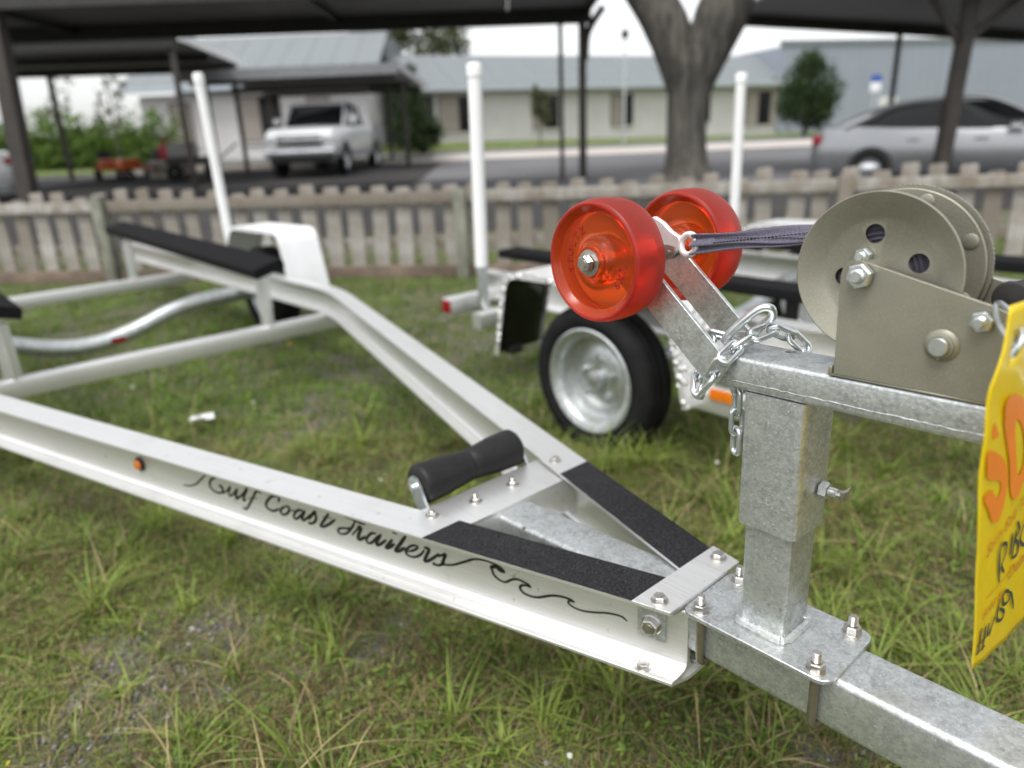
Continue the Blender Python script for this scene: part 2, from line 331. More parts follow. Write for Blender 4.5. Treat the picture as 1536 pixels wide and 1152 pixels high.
TAGP={'S1':[(-124.0,380.6),(-107.0,363.5),(-122.2,364.4),(-126.7,370.0),(-125.6,376.9)],'S2':[(-122.4,355.3),(-100.9,345.4),(-78.8,332.5),(-63.0,316.7),(-53.4,295.7),(-55.0,279.7),(-61.5,269.5),(-72.9,270.1),(-87.9,279.1),(-98.3,290.6),(-116.4,306.6),(-119.1,312.8),(-111.6,312.6),(-100.3,311.8),(-84.8,299.6),(-75.9,297.7),(-74.0,304.4),(-78.8,311.5),(-93.6,318.6),(-119.0,329.3),(-127.5,344.6),(-130.7,355.5)],'Oo':[(-80.0,392.9),(-59.3,385.1),(-42.4,375.0),(-23.1,357.9),(-10.0,338.0),(-3.3,322.1),(-3.8,303.9),(-1.0,287.2),(-6.9,274.8),(-20.5,273.2),(-37.7,285.9),(-49.0,303.8),(-58.9,322.0),(-74.0,341.4),(-89.4,360.1),(-99.5,376.7),(-102.4,389.6),(-95.0,394.3)],'Oi':[(-58.7,364.6),(-43.8,355.8),(-28.2,339.3),(-17.4,323.7),(-12.3,308.1),(-15.8,299.4),(-22.7,298.7),(-31.3,307.4),(-38.3,319.4),(-48.9,336.2),(-59.2,352.5),(-62.5,362.5)],'edge':[(-127.1,475.1),(-128.1,460.9),(-133.1,443.6),(-141.1,429.7),(-148.2,413.6),(-147.5,400.5),(-140.6,359.8),(-135.1,328.6),(-120.3,284.6),(-108.3,256.4),(-81.4,184.3),(-49.8,96.9)],'bottom':[(-49.8,96.9),(-17.0,95.6),(33.9,91.0),(92.3,80.8),(132.0,70.2)],'top':[(-127.1,475.1),(-89.6,473.0)],'hole':[(-110.1,450.1),(-112.1,431.6),(-101.4,427.3),(-90.6,434.7),(-92.4,440.9)],'base':[(-80.6,234.4),(12.0,250.1)],'deliv':[(16.1,169.1),(79.5,165.6)],'sold':[(-54.3,157.0),(-14.8,156.2)]}
HAND=[[(-18.9,182.9),(-31.6,207.9),(-38.3,228.0),(-29.1,230.3),(-17.6,223.9),(-16.1,212.2),(-22.6,203.9),(-6.7,188.7)],[(-3.9,230.9),(0.4,216.4),(3.2,203.9)],[(10.2,229.2),(10.0,214.0),(11.5,196.2)],[(6.7,240.1),(19.3,226.3),(11.4,218.2),(26.1,207.2),(31.0,193.5),(12.9,196.1)],[(45.7,231.3),(33.4,223.9),(31.6,209.9),(48.3,196.3),(67.1,192.6)],[(-51.2,147.3),(-48.5,131.8),(-45.9,114.3)],[(-37.1,142.7),(-34.5,127.6),(-31.1,110.4)],[(-54.7,127.6),(-27.9,124.9)],[(-52.8,117.3),(-24.7,112.9)],[(-28.1,141.1),(-23.4,124.2),(-11.5,132.5)],[(-10.5,139.7),(-13.4,130.1),(-15.7,119.3)],[(-2.7,156.1),(-0.8,137.3),(7.6,125.3),(23.7,119.6),(25.5,127.2),(4.2,141.7)],[(35.9,145.2),(16.5,156.5),(8.3,153.3),(18.1,139.6),(34.9,136.1),(38.0,143.9),(54.3,125.7),(64.0,111.6)]]
# ------------------------------------------------------------------ the near boat trailer (local frame: x to the hitch, y away from camera, z up, z=0 top of tongue)
RT = Matrix(((0.651, 0.759, -0.019, .328), (-0.759, 0.651, 0.014, .775), (0.023, 0.005, 1.0, .498), (0, 0, 0, 1)))
import json
_loc, _q, _s = RT.decompose()
TR = empty('boat_trailer'); TR.location = _loc; TR.rotation_mode = 'QUATERNION'; TR.rotation_quaternion = _q
tag(TR, 'aluminium boat trailer with red bow rollers, winch and galvanised tongue in the foreground', 'boat trailer')
def rotvec(rx, ry, rz):
    th = np.array([rx, ry, rz]); a = np.linalg.norm(th); k = th / a
    K = np.array([[0, -k[2], k[1]], [k[2], 0, -k[0]], [-k[1], k[0], 0]]); return np.eye(3) + math.sin(a) * K + (1 - math.cos(a)) * K @ K
Q = rotvec(-.0187, -.0043, -.0018)         # the winch stand stands a little crooked
ALPHA, XF, YF, FL, ZT, BH = .2889, -.1018, .077, .0744, .0065, .1213
def ibeam_profile():
    w, h, t = FL / 2, BH, .003
    r = [(w, 0), (w, -.0045), (w - .001, -.0052), (.016, -.0075), (.009, -.010), (.0048, -.015), (t, -.021)]
    low = [(.0048, -h + .015), (.009, -h + .010), (.016, -h + .0075), (.0205, -h + .0071), (.0208, -h + .0078), (.0222, -h + .0077), (.0225, -h + .0068), (.0285, -h + .0063), (.0288, -h + .0070), (.0302, -h + .0069), (.0305, -h + .0060), (w - .001, -h + .0052), (w, -h + .0045), (w, -h)]
    side = r + [(t, -h + .021)] + low
    return [(a, b) for a, b in side] + [(-a, b) for a, b in side[::-1]]
YB = .862
def beam_path(s, side):
    xb = XF - (YB - YF) / math.tan(ALPHA); off = FL / 2
    # centre line: offset inwards from the outer edge
    ca, sa = math.cos(ALPHA), math.sin(ALPHA)
    p0 = np.array([XF, s * (YF - off / ca), ZT])
    yb = YB - off; x1 = XF - (yb - (YF - off / ca)) / math.tan(ALPHA)
    pts = [p0]; d1 = np.array([-ca, s * sa, 0]); d2 = np.array([-1., 0, 0]); B = np.array([x1, s * yb, ZT]); R_ = .22
    a = B - d1 * R_; c = B + d2 * R_
    L = np.linalg.norm(a - p0)
    for i in range(1, 7): pts.append(p0 + d1 * L * i / 6)
    for i in range(1, 8):
        t = i / 8; pts.append((1 - t) ** 2 * a + 2 * t * (1 - t) * B + t * t * c)
    pts.append(c); pts.append(np.array([-4.2, s * yb, ZT])); pts.append(np.array([-6.3, s * yb, ZT])); return pts
for s in (-1, 1):
    mb = MB(); mb.sweep(ibeam_profile(), beam_path(s, s), flat_first=(0, -1 / math.cos(ALPHA) if True else 1))
    b = mb.build('frame_rail', M['alu_uv'], TR, uv=True, smooth=28)
    b['label'] = 'near aluminium I-beam rail with black script lettering' if s < 0 else 'far aluminium I-beam rail bending beside the fender'
    if s < 0: NEAR_RAIL = b
    # grip tape on top flange
    ca, sa = math.cos(ALPHA), math.sin(ALPHA); dv = np.array([-ca, s * sa, 0]); nv = np.array([sa, s * ca, 0]); p0 = np.array([XF, s * YF, ZT])
    g0 = p0 + np.array([-.04, s * .04 * math.tan(ALPHA), 0]); g1 = p0 + dv * .431
    inn = -nv * (FL - .0006); eps = nv * -.0006
    # rear edge of the tape is cut square to the trailer
    i0 = g0 + inn + dv * (FL * math.tan(ALPHA) * -1) ; i1 = g1 + inn + dv * (-FL * math.tan(ALPHA))
    k = 40; top = []
    for e, (a, c) in enumerate((((g0 + eps), (g1 + eps)), (i0, i1))):
        for i in range(k + 1):
            q = a + (c - a) * i / k + nv * (rnd.uniform(-.0004, .0004)); q[2] = ZT + .0012; top.append(q)
    lo = [q - np.array([0, 0, .0011]) for q in top]; n = len(top); mb = MB()
    fs = []
    for i in range(k):
        fs += [[i, i + 1, k + 2 + i, k + 1 + i], [n + i, n + k + 1 + i, n + k + 2 + i, n + i + 1], [i, n + i, n + i + 1, i + 1], [k + 1 + i, k + 2 + i, n + k + 2 + i, n + k + 1 + i]]
    fs += [[0, k + 1, n + k + 1, n], [k, n + k, n + 2 * k + 1, 2 * k + 1]]
    mb.add(top + lo, fs); mb.build('grip_tape', M['grip'], TR, smooth=0)
# lettering on the near web (cut vinyl)
def ribbon(mb, pts2, w, P, k=6, lift=.0003, taper=True):
    c = catmull(pts2, k) if len(pts2) > 2 else [np.array(p, float) for p in pts2]
    n = len(c); L = []; Rr = []
    for i in range(n):
        t = c[min(i + 1, n - 1)] - c[max(i - 1, 0)]; t = t / (np.linalg.norm(t) + 1e-9); nn = np.array([-t[1], t[0]])
        q = w / 2 * (min(1, .62 + 1.3 * min(i, n - 1 - i) / max(1, n * .35)) if taper else 1)
        ang = .85 + .30 * abs(t[1]); q *= ang
        L.append(P(*(c[i] + nn * q))); Rr.append(P(*(c[i] - nn * q)))
    mb.add(L + Rr, [[i, i + 1, n + i + 1, n + i] for i in range(n - 1)])
ca, sa = math.cos(ALPHA), math.sin(ALPHA); dv = np.array([-ca, -sa, 0]); nv = np.array([sa, -ca, 0]); w0 = np.array([XF, -YF, 0]) - nv * (FL / 2 - .003)
webP = lambda u, z: w0 + dv * u / 1000 + nv * .0004 + np.array([0, 0, z / 1000])
mb = MB()
for w, pts in SCRIPT: ribbon(mb, pts, w * 2.05, webP)
mb.build('lettering', M['decal'], NEAR_RAIL, smooth=0)['label'] = 'black script reading Gulf Coast Trailers with a wave flourish'
mb = MB(); q = webP(1318, -49); mb.lathe([(0, .012), (.009, .0115), (.0125, .008), (.013, 0), (0, 0)], q, nv, 20); o = mb.build('marker_light', M['amber_lens'], TR); o['label'] = 'small round amber side marker on the near rail'
mb = MB(); mb.lathe([(.0175, 0), (.0175, .004), (.013, .006), (.013, 0)], q, nv, 20); mb.build('grommet', M['rubber'], o)

def bolt(parent, p, ax, r=.0095, h=.007, wr=.0125, stud=.0, X=None, name='bolt', m='stainless', rot=0.3):
    ax = np.array(ax, float); ax /= np.linalg.norm(ax); mb = MB(); p = np.array(p, float)
    if wr: mb.lathe([(0, 0), (wr, 0), (wr, .0012), (wr - .0008, .0018), (0, .0018)], p, ax, 20)
    ref = V3(0, 0, 1) if abs(ax[2]) < .9 else V3(1, 0, 0); u = np.cross(ax, ref); u /= np.linalg.norm(u); w = np.cross(ax, u)
    hexa = [p + ax * .0018 + (u * math.cos(a + rot) + w * math.sin(a + rot)) * r for a in [math.pi / 3 * i for i in range(6)]]
    hx2 = [q + ax * (h * .82) for q in hexa]; hx3 = [p + ax * (.0018 + h) + (q - p - ax * (.0018 + h * .82)) * .86 for q in hx2]
    mb.add(hexa + hx2 + hx3, [[i, (i + 1) % 6, 6 + (i + 1) % 6, 6 + i] for i in range(6)] + [[6 + i, 6 + (i + 1) % 6, 12 + (i + 1) % 6, 12 + i] for i in range(6)] + [list(range(12, 18)), list(range(6))[::-1]])
    if stud:
        rr = r * .56; pr = [(rr * .8, 0)]; k = int(stud / .0021)
        for i in range(k): pr += [(rr, i * .0021 + .0007), (rr * .78, i * .0021 + .0017)]
        pr += [(rr * .7, stud), (0, stud)]
        mb.lathe(pr, p + ax * (.0018 + h), ax, 14)
    else:
        mb.lathe([(r * .5, 0), (r * .5, .0008), (0, .0008)], p + ax * (.0018 + h), ax, 12)
    return mb.build(name, M[m], parent, X=X, smooth=30)

# tongue tube
mb = MB(); prof = rrect(.0796, .076, .009, 4, 0, -.038)
mb.sweep(prof, [(.95 - i * .15, 0, 0) for i in range(8)] + [(-.16, 0, -.001), (-.30, 0, -.007), (-.45, 0, -.0135), (-.62, 0, -.019)]); mb.build('tongue', M['galv_tongue'], TR, smooth=40)
# front plate over the rails, trapezoid ends
mb = MB(); fp = [(-.1545, -.1000), (-.0995, -.0855), (-.1015, .0835), (-.1535, .0945)]
bm = bmesh.new(); vs = [bm.verts.new((x, y, ZT + .0004)) for x, y in fp]; vt = [bm.verts.new((x, y, ZT + .0066)) for x, y in fp]
bm.faces.new(vs[::-1]); bm.faces.new(vt)
for i in range(4): bm.faces.new((vs[i], vs[(i + 1) % 4], vt[(i + 1) % 4], vt[i]))
bmesh.ops.bevel(bm, geom=list(bm.edges), offset=.0008, segments=2, affect='EDGES'); mb.bm(bm)
mb.build('front_plate', M['alu'], TR)
for p in ((-.126, -.074, ZT + .0066), (-.128, .070, ZT + .0066)): bolt(TR, p, (0, 0, 1), rot=rnd.random())
# plate under the rails
mb = MB(); mb.prism([(-.20, -.100), (-.106, -.071), (-.098, -.040), (-.098, .040), (-.106, .071), (-.20, .100)], ((0, 0, ZT - BH - .0068), (1, 0, 0), (0, 1, 0), (0, 0, 1)), .0063); mb.build('bottom_plate', M['alu'], TR)
# square washer and bolt through the web, small bolt on the lower flange
q = webP(0, 0) + dv * .042 - np.array([0, 0, .046])
mb = MB(); mb.prism([(-.021, -.024), (.021, -.024), (.021, .024), (-.021, .024)], (q, dv, (0, 0, 1), nv), .004); mb.build('square_washer', M['galv'], TR)
bolt(TR, q + nv * .004, nv, .0125, .009, .0155)
q = webP(0, 0) + dv * .047 + nv * .022; q[2] = ZT - BH + .0058; bolt(TR, q, (0, 0, 1), .009, .006, .012)
# rear cross angle under the flanges, with keel roller on its bracket
mb = MB(); xa, xb2 = -.611, -.506
mb.box((xa, -.185, ZT - .0150), (xb2, .185, ZT - .0088), .001)
mb.box((xb2 - .0062, -.150, ZT - .080), (xb2, .150, ZT - .0152), .001); mb.build('cross_angle', M['alu'], TR)
for y, st in ((-.144, .004), (.159, .002)): bolt(TR, (-.565, y, ZT + .0002), (0, 0, 1), .0085, .006, .012, st, rot=rnd.random())
for y, st in ((-.049, .010), (.042, .008)): bolt(TR, (-.563, y, ZT - .0087), (0, 0, 1), .0085, .007, .0125, st, rot=rnd.random())
KR = (-.645, .0, .028)
mb = MB(); prof = [(0, -.118), (.034, -.118), (.0385, -.113), (.039, -.105), (.0372, -.06), (.032, -.02), (.0305, .0), (.0295, .001), (.0305, .002), (.032, .02), (.0372, .06), (.039, .105), (.0385, .113), (.034, .118), (0, .118)]
mb.lathe(prof, KR, (0, 1, 0), 36); kr = mb.build('keel_roller', M['rubber'], TR, smooth=50); kr['label'] = 'black rubber keel roller on galvanised bracket'
for sy in (-1, 1):
    mb = MB(); y0 = sy * .121
    out = [(-.020, .0), (-.017, .012), (-.006, .020), (.008, .019), (.019, .008), (.030, -.020), (.048, -.048), (.048, -.056), (.012, -.056), (-.004, -.03)]
    mb.prism(out, ((KR[0], y0, KR[2]), (1, 0, 0), (0, 0, 1), (0, sy, 0)), .005); mb.build('roller_bracket', M['zinc'], TR)
mb = MB(); mb.tube([(KR[0], -.133, KR[2]), (KR[0], .133, KR[2])], .0065, 12); mb.build('roller_shaft', M['zinc'], kr)
# cross members, axle, bunks further back
for x in (-2.815, -5.03):
    mb = MB(); mb.sweep(rrect(.065, .075, .006, 3, 0, -.0375), [(x, -.87, ZT - BH - .001), (x, 0, ZT - BH - .001), (x, .87, ZT - BH - .001)]); mb.build('cross_member', M['alu_uv'], TR, uv=True)
ax = catmull([(-3.95, -1.0, -.15), (-3.95, -.72, -.15), (-3.95, -.45, -.185), (-3.95, -.2, -.265), (-3.95, .0, -.283), (-3.95, .19, -.25), (-3.95, .42, -.178), (-3.95, .62, -.15), (-3.95, 1.0, -.15)], 6)
mb = MB(); mb.tube(ax, .044, 14); axl = mb.build('axle', M['galv'], TR)
mb = MB(); q = np.array(ax[27]); mb.box((-3.95 + .040, .06, -.29), (-3.95 + .0465, .13, -.262)); mb.build('warning_sticker', M['red_lens'], axl)
for s in (-1, 1):
    mb = MB()
    a = np.array([-2.68, s * .435, .118]); bq = np.array([-5.45, s * .485, .17])
    acr = np.array([0, s * .138, .037]); th = np.array([0, -s * .010, .042])
    vs = []
    pr = [(0, .1), (.03, 0), (.97, 0), (1, .1), (1, .85), (.97, 1), (.03, 1), (0, .85)]
    for e in (a, bq):
        for u, w in pr: vs.append(e + acr * u + th * w)
    n = len(pr); mb.add(vs, [list(range(n))[::-1], list(range(n, 2 * n))] + [[i, (i + 1) % n, n + (i + 1) % n, n + i] for i in range(n)])
    o = mb.build('bunk_board', M['carpet'], TR, smooth=20); o['label'] = 'far black carpeted bunk board' if s > 0 else 'near black carpeted bunk board at the left edge'
    for x, zt in ((-2.80, .115), (-5.03, .16)):
        mb = MB(); y = s * .50
        mb.box((x - .025, y - .003, ZT - BH - .002), (x + .025, y + .003, zt)); mb.box((x - .025, y - .003, zt - .004), (x + .025, y + s * .05, zt), 0)
        mb.box((x - .004, y - .03, ZT - BH - .002), (x + .002, y + .03, zt - .02)); mb.build('bunk_bracket', M['alu'], TR)
def fender(parent, pts, y0, y1, m, name='fender', flange=.02, t=.003, inner=None):
    """arched strip fender: outline pts (x,z) swept from y0 to y1 with a lip on each side"""
    c = [np.array(p, float) for p in pts]; n = len(c); mb = MB(); vs = []
    nr = []
    for i in range(n):
        d = c[min(i + 1, n - 1)] - c[max(i - 1, 0)]; d /= np.linalg.norm(d); nr.append(np.array([d[1], -d[0]]))
    sec = [(y0, -flange), (y0, 0), (y1, 0), (y1, -flange), (y1 - t, -flange), (y1 - t, -t), (y0 + t, -t), (y0 + t, -flange)]
    sgn = -1 if (nr[n // 2][1] < 0) else 1
    for i in range(n):
        for y, d in sec: q = c[i] + nr[i] * sgn * d; vs.append((q[0], y, q[1]))
    k = 8; fs = [[i * k + j, i * k + (j + 1) % k, (i + 1) * k + (j + 1) % k, (i + 1) * k + j] for i in range(n - 1) for j in range(k)]
    fs += [list(range(k)), list(range((n - 1) * k, n * k))[::-1]]; mb.add(vs, fs)
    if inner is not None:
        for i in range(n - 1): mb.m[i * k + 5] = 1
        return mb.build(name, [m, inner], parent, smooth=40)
    return mb.build(name, m, parent, smooth=40)
def arch(pts, r=.06, k=5):
    out = [np.array(pts[0], float)]
    for i in range(1, len(pts) - 1):
        A, B, C = [np.array(p, float) for p in pts[i - 1:i + 2]]; d1 = (A - B) / np.linalg.norm(A - B); d2 = (C - B) / np.linalg.norm(C - B); a = B + d1 * r; c = B + d2 * r
        for j in range(k + 1): t = j / k; out.append((1 - t) ** 2 * a + 2 * t * (1 - t) * B + t * t * c)
    out.append(np.array(pts[-1], float)); return out
def wheel(parent, c, s, R, rim, wd, name='wheel'):
    """s=-1: outer face to -y"""
    e = empty(name); e.parent = parent; e.location = c
    mb = MB(); h = wd / 2
    pr = [(rim + .004, -h * .78), (rim + .03, -h * .98), (R - .035, -h), (R - .012, -h * .82), (R - .002, -h * .6), (R - .002, -h * .42), (R - .009, -h * .40), (R - .009, -h * .32), (R, -h * .3), (R, -.012), (R - .009, -.010), (R - .009, .010), (R, .012), (R, h * .3), (R - .009, h * .32), (R - .009, h * .40), (R - .002, h * .42), (R - .002, h * .6), (R - .012, h * .82), (R - .035, h), (rim + .03, h * .98), (rim + .004, h * .78)]
    mb.lathe(pr, (0, 0, 0), (0, 1, 0), 56); mb.build('tyre', M['tyre'], e, smooth=50)
    o = s * h
    mb = MB(); pr = [(rim + .006, o * .80), (rim + .010, o * .90), (rim + .004, o * .94), (rim - .008, o * .88), (rim - .018, o * .80), (rim - .022, o * .76), (rim - .028, o * .50), (rim - .030, o * .10), (rim - .042, o * .02), (rim * .66, -o * .02), (rim * .58, o * .06), (rim * .48, o * .16), (rim * .20, o * .16), (rim * .20, o * .1), (rim * .6, -o * .2), (rim - .03, -o * .3), (rim, -o * .8)]
    mb.lathe(pr, (0, 0, 0), (0, 1, 0), 48); rm = mb.build('rim', M['galv'], e, smooth=40)
    mb = MB(); mb.lathe([(.034, o * .1), (.034, o * .42), (.030, o * .60), (.018, o * .66), (0, o * .66)], (0, 0, 0), (0, 1, 0), 24); mb.build('hub', M['galv'], e)
    for i in range(5):
        a = 2 * math.pi * i / 5 + .3; mb = MB(); mb.lathe([(.013, 0), (.013, .012), (.009, .024), (0, .026)], (math.cos(a) * rim * .40, o * .15, math.sin(a) * rim * .40), (0, s, 0), 6); mb.build('lug_nut', M['zinc'], e)
    return e
for s in (1, -1):
    y0, y1 = (.885, 1.115) if s > 0 else (-1.115, -.885)
    o = fender(TR, arch([(-3.36, -.13), (-3.45, .235), (-4.14, .235), (-4.45, -.10)], .07), y0, y1, M['white_fender'])
    wheel(TR, (-3.94, s * 1.0, -.16), s, .27, .17, .17)
# guide pole
mb = MB(); mb.tube([(-4.5, 1.004, .12), (-4.5, 1.0, .60), (-4.5, .993, 1.083)], .030, 18); gp = mb.build('guide_pole', M['white_paint'], TR)
mb = MB(); mb.lathe([(.030, 0), (.033, .001), (.033, .045), (.030, .054), (.018, .060), (0, .061)], (-4.5, .993, 1.083), (0, 0, 1), 18); mb.build('pole_cap', M['white_paint'], gp)
mb = MB(); mb.tube([(-4.5, .86, -.09), (-4.5, .97, -.09), (-4.5, 1.0, -.05), (-4.5, 1.004, .2)], .024, 14); mb.build('pole_bracket', M['galv'], TR)

# ---------------- winch stand (drawn in its own slightly crooked frame Q)
mb = MB(); pl = []
for sx, sy in ((1, 1), (-1, 1), (-1, -1), (1, -1)):
    cx, cy = .0018 + sx * .1025, sy * .0625; c_ = .016
    for i in range(4):
        a = {(1, 1): 0, (-1, 1): 90, (-1, -1): 180, (1, -1): 270}[(sx, sy)] + 30 * i; a = math.radians(a)
        pl.append((cx - sx * c_ + c_ * math.cos(a), cy - sy * c_ + c_ * math.sin(a)))
mb.prism(pl, ((0, 0, .0004), (1, 0, 0), (0, 1, 0), (0, 0, 1)), .0066); bp = mb.build('base_plate', M['galv'], TR, smooth=30)
bv = bp.modifiers.new('bevel', 'BEVEL'); bv.width = .0012; bv.segments = 2
for sx in (-1, 1):
    x = .0018 + sx * .0800
    for sy in (-1, 1): bolt(TR, (x, sy * .0468, .007), (0, 0, 1), .0105, .010, .0125, .013, rot=rnd.random(), name='u_bolt_nut')
    mb = MB(); r = .0055; path = [(x, -.0468, .006)] + [(x, -.0468, -.066)]
    for i in range(1, 7): a = math.radians(90 * i / 6); path.append((x, -.0468 + .016 * (1 - math.cos(a)), -.066 - .0165 * math.sin(a)))
    path += [(x, 0, -.0825)] + [(p[0], -p[1], p[2]) for p in path[::-1]]
    mb.tube(path, r, 12); mb.build('u_bolt', M['brass_ubolt'], TR)
mb = MB(); mb.sweep([(a, b) for a, b in rrect(.0617, .0617, .007, 4)], [(0, 0, 0), (1, 0, 0)])
def vtube(name, w, r, z0, z1, m, t=None, thick=None, seg=8):
    mb = MB(); pr = rrect(w, w, r, 4); n = len(pr); vs = []
    zs = [z0 + (z1 - z0) * i / seg for i in range(seg + 1)]
    for z in zs: vs += [(a, b, z) for a, b in pr]
    fs = [[i * n + j, i * n + (j + 1) % n, (i + 1) * n + (j + 1) % n, (i + 1) * n + j] for i in range(seg) for j in range(n)]
    if thick:
        pi_ = rrect(w - 2 * thick, w - 2 * thick, max(.002, r - thick), 4)
        vs += [(a, b, z0) for a, b in pi_] + [(a, b, z1) for a, b in pi_]; o = (seg + 1) * n
        fs += [[j, (j + 1) % n, o + (j + 1) % n, o + j] for j in range(n)] + [[o + j, o + (j + 1) % n, o + n + (j + 1) % n, o + n + j] for j in range(n)]
        fs += [[seg * n + j, seg * n + (j + 1) % n, o + n + (j + 1) % n, o + n + j] for j in range(n)]
    else: fs += [list(range(n))[::-1], list(range(seg * n, (seg + 1) * n))]
    mb.add(vs, fs); return mb.build(name, m, TR, X=Q, smooth=50)
vtube('inner_post', .0617, .005, .0065, .30, M['galv'])
vtube('outer_sleeve', .0763, .008, .153, .3236, M['galv'], thick=.0062)
mb = MB(); pr = rrect(.066, .066, .008, 6); path = [(a + rnd.uniform(-.0006, .0006), b + rnd.uniform(-.0006, .0006), .0085) for a, b in pr]
mb.tube(path, [.0058 + rnd.uniform(-.0008, .0008) for _ in path], 8, closed=True); mb.build('weld_bead', M['galv'], TR, X=Q)
# set screw with welded nut
bolt(TR, (.0385, .015, .205), (1, 0, 0), .0105, .009, 0, .012, X=Q, name='set_screw_nut', m='galv')
mb = MB(); mb.tube([(.060, .015, .205), (.066, .015, .2055)], .0052, 10); mb.prism([(-.0075, -.0045), (.0075, -.0065), (.0075, .0045), (-.0075, .0065)], ((.066, .015, .2055), (0, 1, 0), (0, 0, 1), (1, 0, 0)), .0045)
mb.prism([(-.001, 0), (.009, .003), (.009, .0065), (-.001, .005)], ((.068, .018, .2055), (0, 1, 0), (0, 0, 1), (1, 0, 0)), .0015); mb.build('set_screw', M['stainless'], TR, X=Q)
# winch beam
mb = MB(); prof = rrect(.0737, .0395, .005, 4, 0, .3440)
pth = [(-.076, 0, 0), (-.05, 0, 0), (0, 0, 0), (.08, 0, 0), (.16, 0, 0), (.20, 0, 0), (.2275, 0, 0)]
mb.sweep(prof, pth); wb = mb.build('winch_beam', M['galv'], TR, X=Q, smooth=40)
c_ = MB(); c_.lathe([(0, 0), (.0065, 0), (.0065, .03), (0, .03)], Q @ np.array([-.014, .022, .345]), (0, 0, 1), 20); cut(wb, [c_])
mb = MB(); zz = [(-.074 + i * .006, -.0371 + rnd.uniform(-.0001, .0001), .3345 + rnd.uniform(-.0006, .0006)) for i in range(50)]; mb.tube(zz, [rnd.uniform(.0002, .0007) for _ in zz], 6); mb.build('weld_seam', M['galv'], TR, X=Q)
# arms
AX = np.array([-.2155, .4705]); dA = np.array([.746, -.666])
for s in (-1, 1):
    mb = MB(); w = .0213; nA = np.array([.666, .746]); L = .190; pts = []
    for i in range(9): a = math.pi * i / 8; q = AX - dA * w * math.sin(a) + nA * w * math.cos(a); pts.append(tuple(q))
    e = AX + dA * L; pts += [tuple(e - nA * w), tuple(e + dA * .004 - nA * (w - .004)), tuple(e + dA * .004 + nA * (w - .004)), tuple(e + nA * w)]
    mb.prism(pts, ((0, s * .0373, 0), (1, 0, 0), (0, 0, 1), (0, s, 0)), .0062); o = mb.build('roller_arm', M['galv'], TR, X=Q, smooth=30)
    bv = o.modifiers.new('bevel', 'BEVEL'); bv.width = .0006; bv.segments = 2
mb = MB(); mb.tube([(AX[0], -.118, AX[1]), (AX[0], .130, AX[1])], .0078, 16); mb.build('roller_axle', M['zinc'], TR, X=Q)
for s, y0, y1 in ((-1, -.052, -.106), (1, .063, .117)):
    W_ = abs(y1 - y0); mb = MB(); R_ = .0768
    # profile from inner face to outer face; t along axis
    def face(t0, d):      # d=+1 going inwards from the face at t0
        return [(.0095, t0 - d * .003), (.0200, t0 - d * .003), (.0222, t0 - d * .0015), (.0232, t0 + d * .001), (.0262, t0 + d * .0030), (.0290, t0 + d * .0072), (.0320, t0 + d * .0084), (.0370, t0 + d * .0088), (.0600, t0 + d * .0088), (.0612, t0 + d * .0083), (.0682, t0 + d * .0012), (.0690, t0 + d * .0006), (.0712, t0 + d * .0002)]
    crown = [(.0728, .0010), (.0744, .003), (.0755, .0068), (.0766, .013), (R_, .020), (R_ + .0002, .027), (R_, .034), (.0766, .041), (.0755, .0472), (.0744, .051), (.0728, .0530)]
    f1 = face(0, 1); f2 = face(W_, -1)
    prof = f1 + crown + f2[::-1] + [(.0095, 0 - .003)]
    mt = [1 if r < .0686 else 0 for r, t in prof]
    mb.lathe(prof, (AX[0], y0, AX[1]), (0, np.sign(y1 - y0), 0), 96, mats=mt)
    ro = mb.build('bow_roller', [M['poly_rim'], M['poly_web']], TR, X=Q, smooth=22)
    ro['label'] = 'near translucent red-orange bow roller with raised lettering' if s < 0 else 'far translucent red-orange bow roller'
    yo = y1 + np.sign(y1) * .003
    mb = MB(); mb.lathe([(.010, 0), (.0165, 0), (.0165, .0016), (.010, .0022)], (AX[0], yo, AX[1]), (0, s, 0), 24); mb.build('washer', M['stainless'], ro, X=Q)
    bo = bolt(ro, (AX[0], yo + s * .002, AX[1]), (0, s, 0), .0108, .0085, 0, 0, X=Q)
    if s < 0:
        yf = y1 + .0088
        for word, a0, sgn, hgt in (('STOLTZ', 196, -1, .0095), ('6X7', 322, 1, .0105)):
            # angles measured as the camera sees the near face: x right = +x, up = z
            step = 15 if sgn < 0 else 14; mb = MB()
            for i, ch in enumerate(word):
                vs, fs = text_mesh(ch, hgt * 1.35, .0007)
                xs = [p[0] for p in vs]; cxm = (min(xs) + max(xs)) / 2
                a = math.radians(a0 + sgn * step * i); rad = .0395 if sgn < 0 else .0480
                cen = np.array([math.cos(a), math.sin(a)])
                upv = cen if sgn < 0 else -cen; rt = np.array([upv[1], -upv[0]])
                pts = []
                for x, y, z in vs:
                    q = cen * rad + rt * (x - cxm) + upv * (y); pts.append((AX[0] + q[0], yf - .0003 - z, AX[1] + q[1]))
                mb.add(pts, fs)
            mb.build('raised_lettering', M['poly_rim'], ro, X=Q, smooth=0)
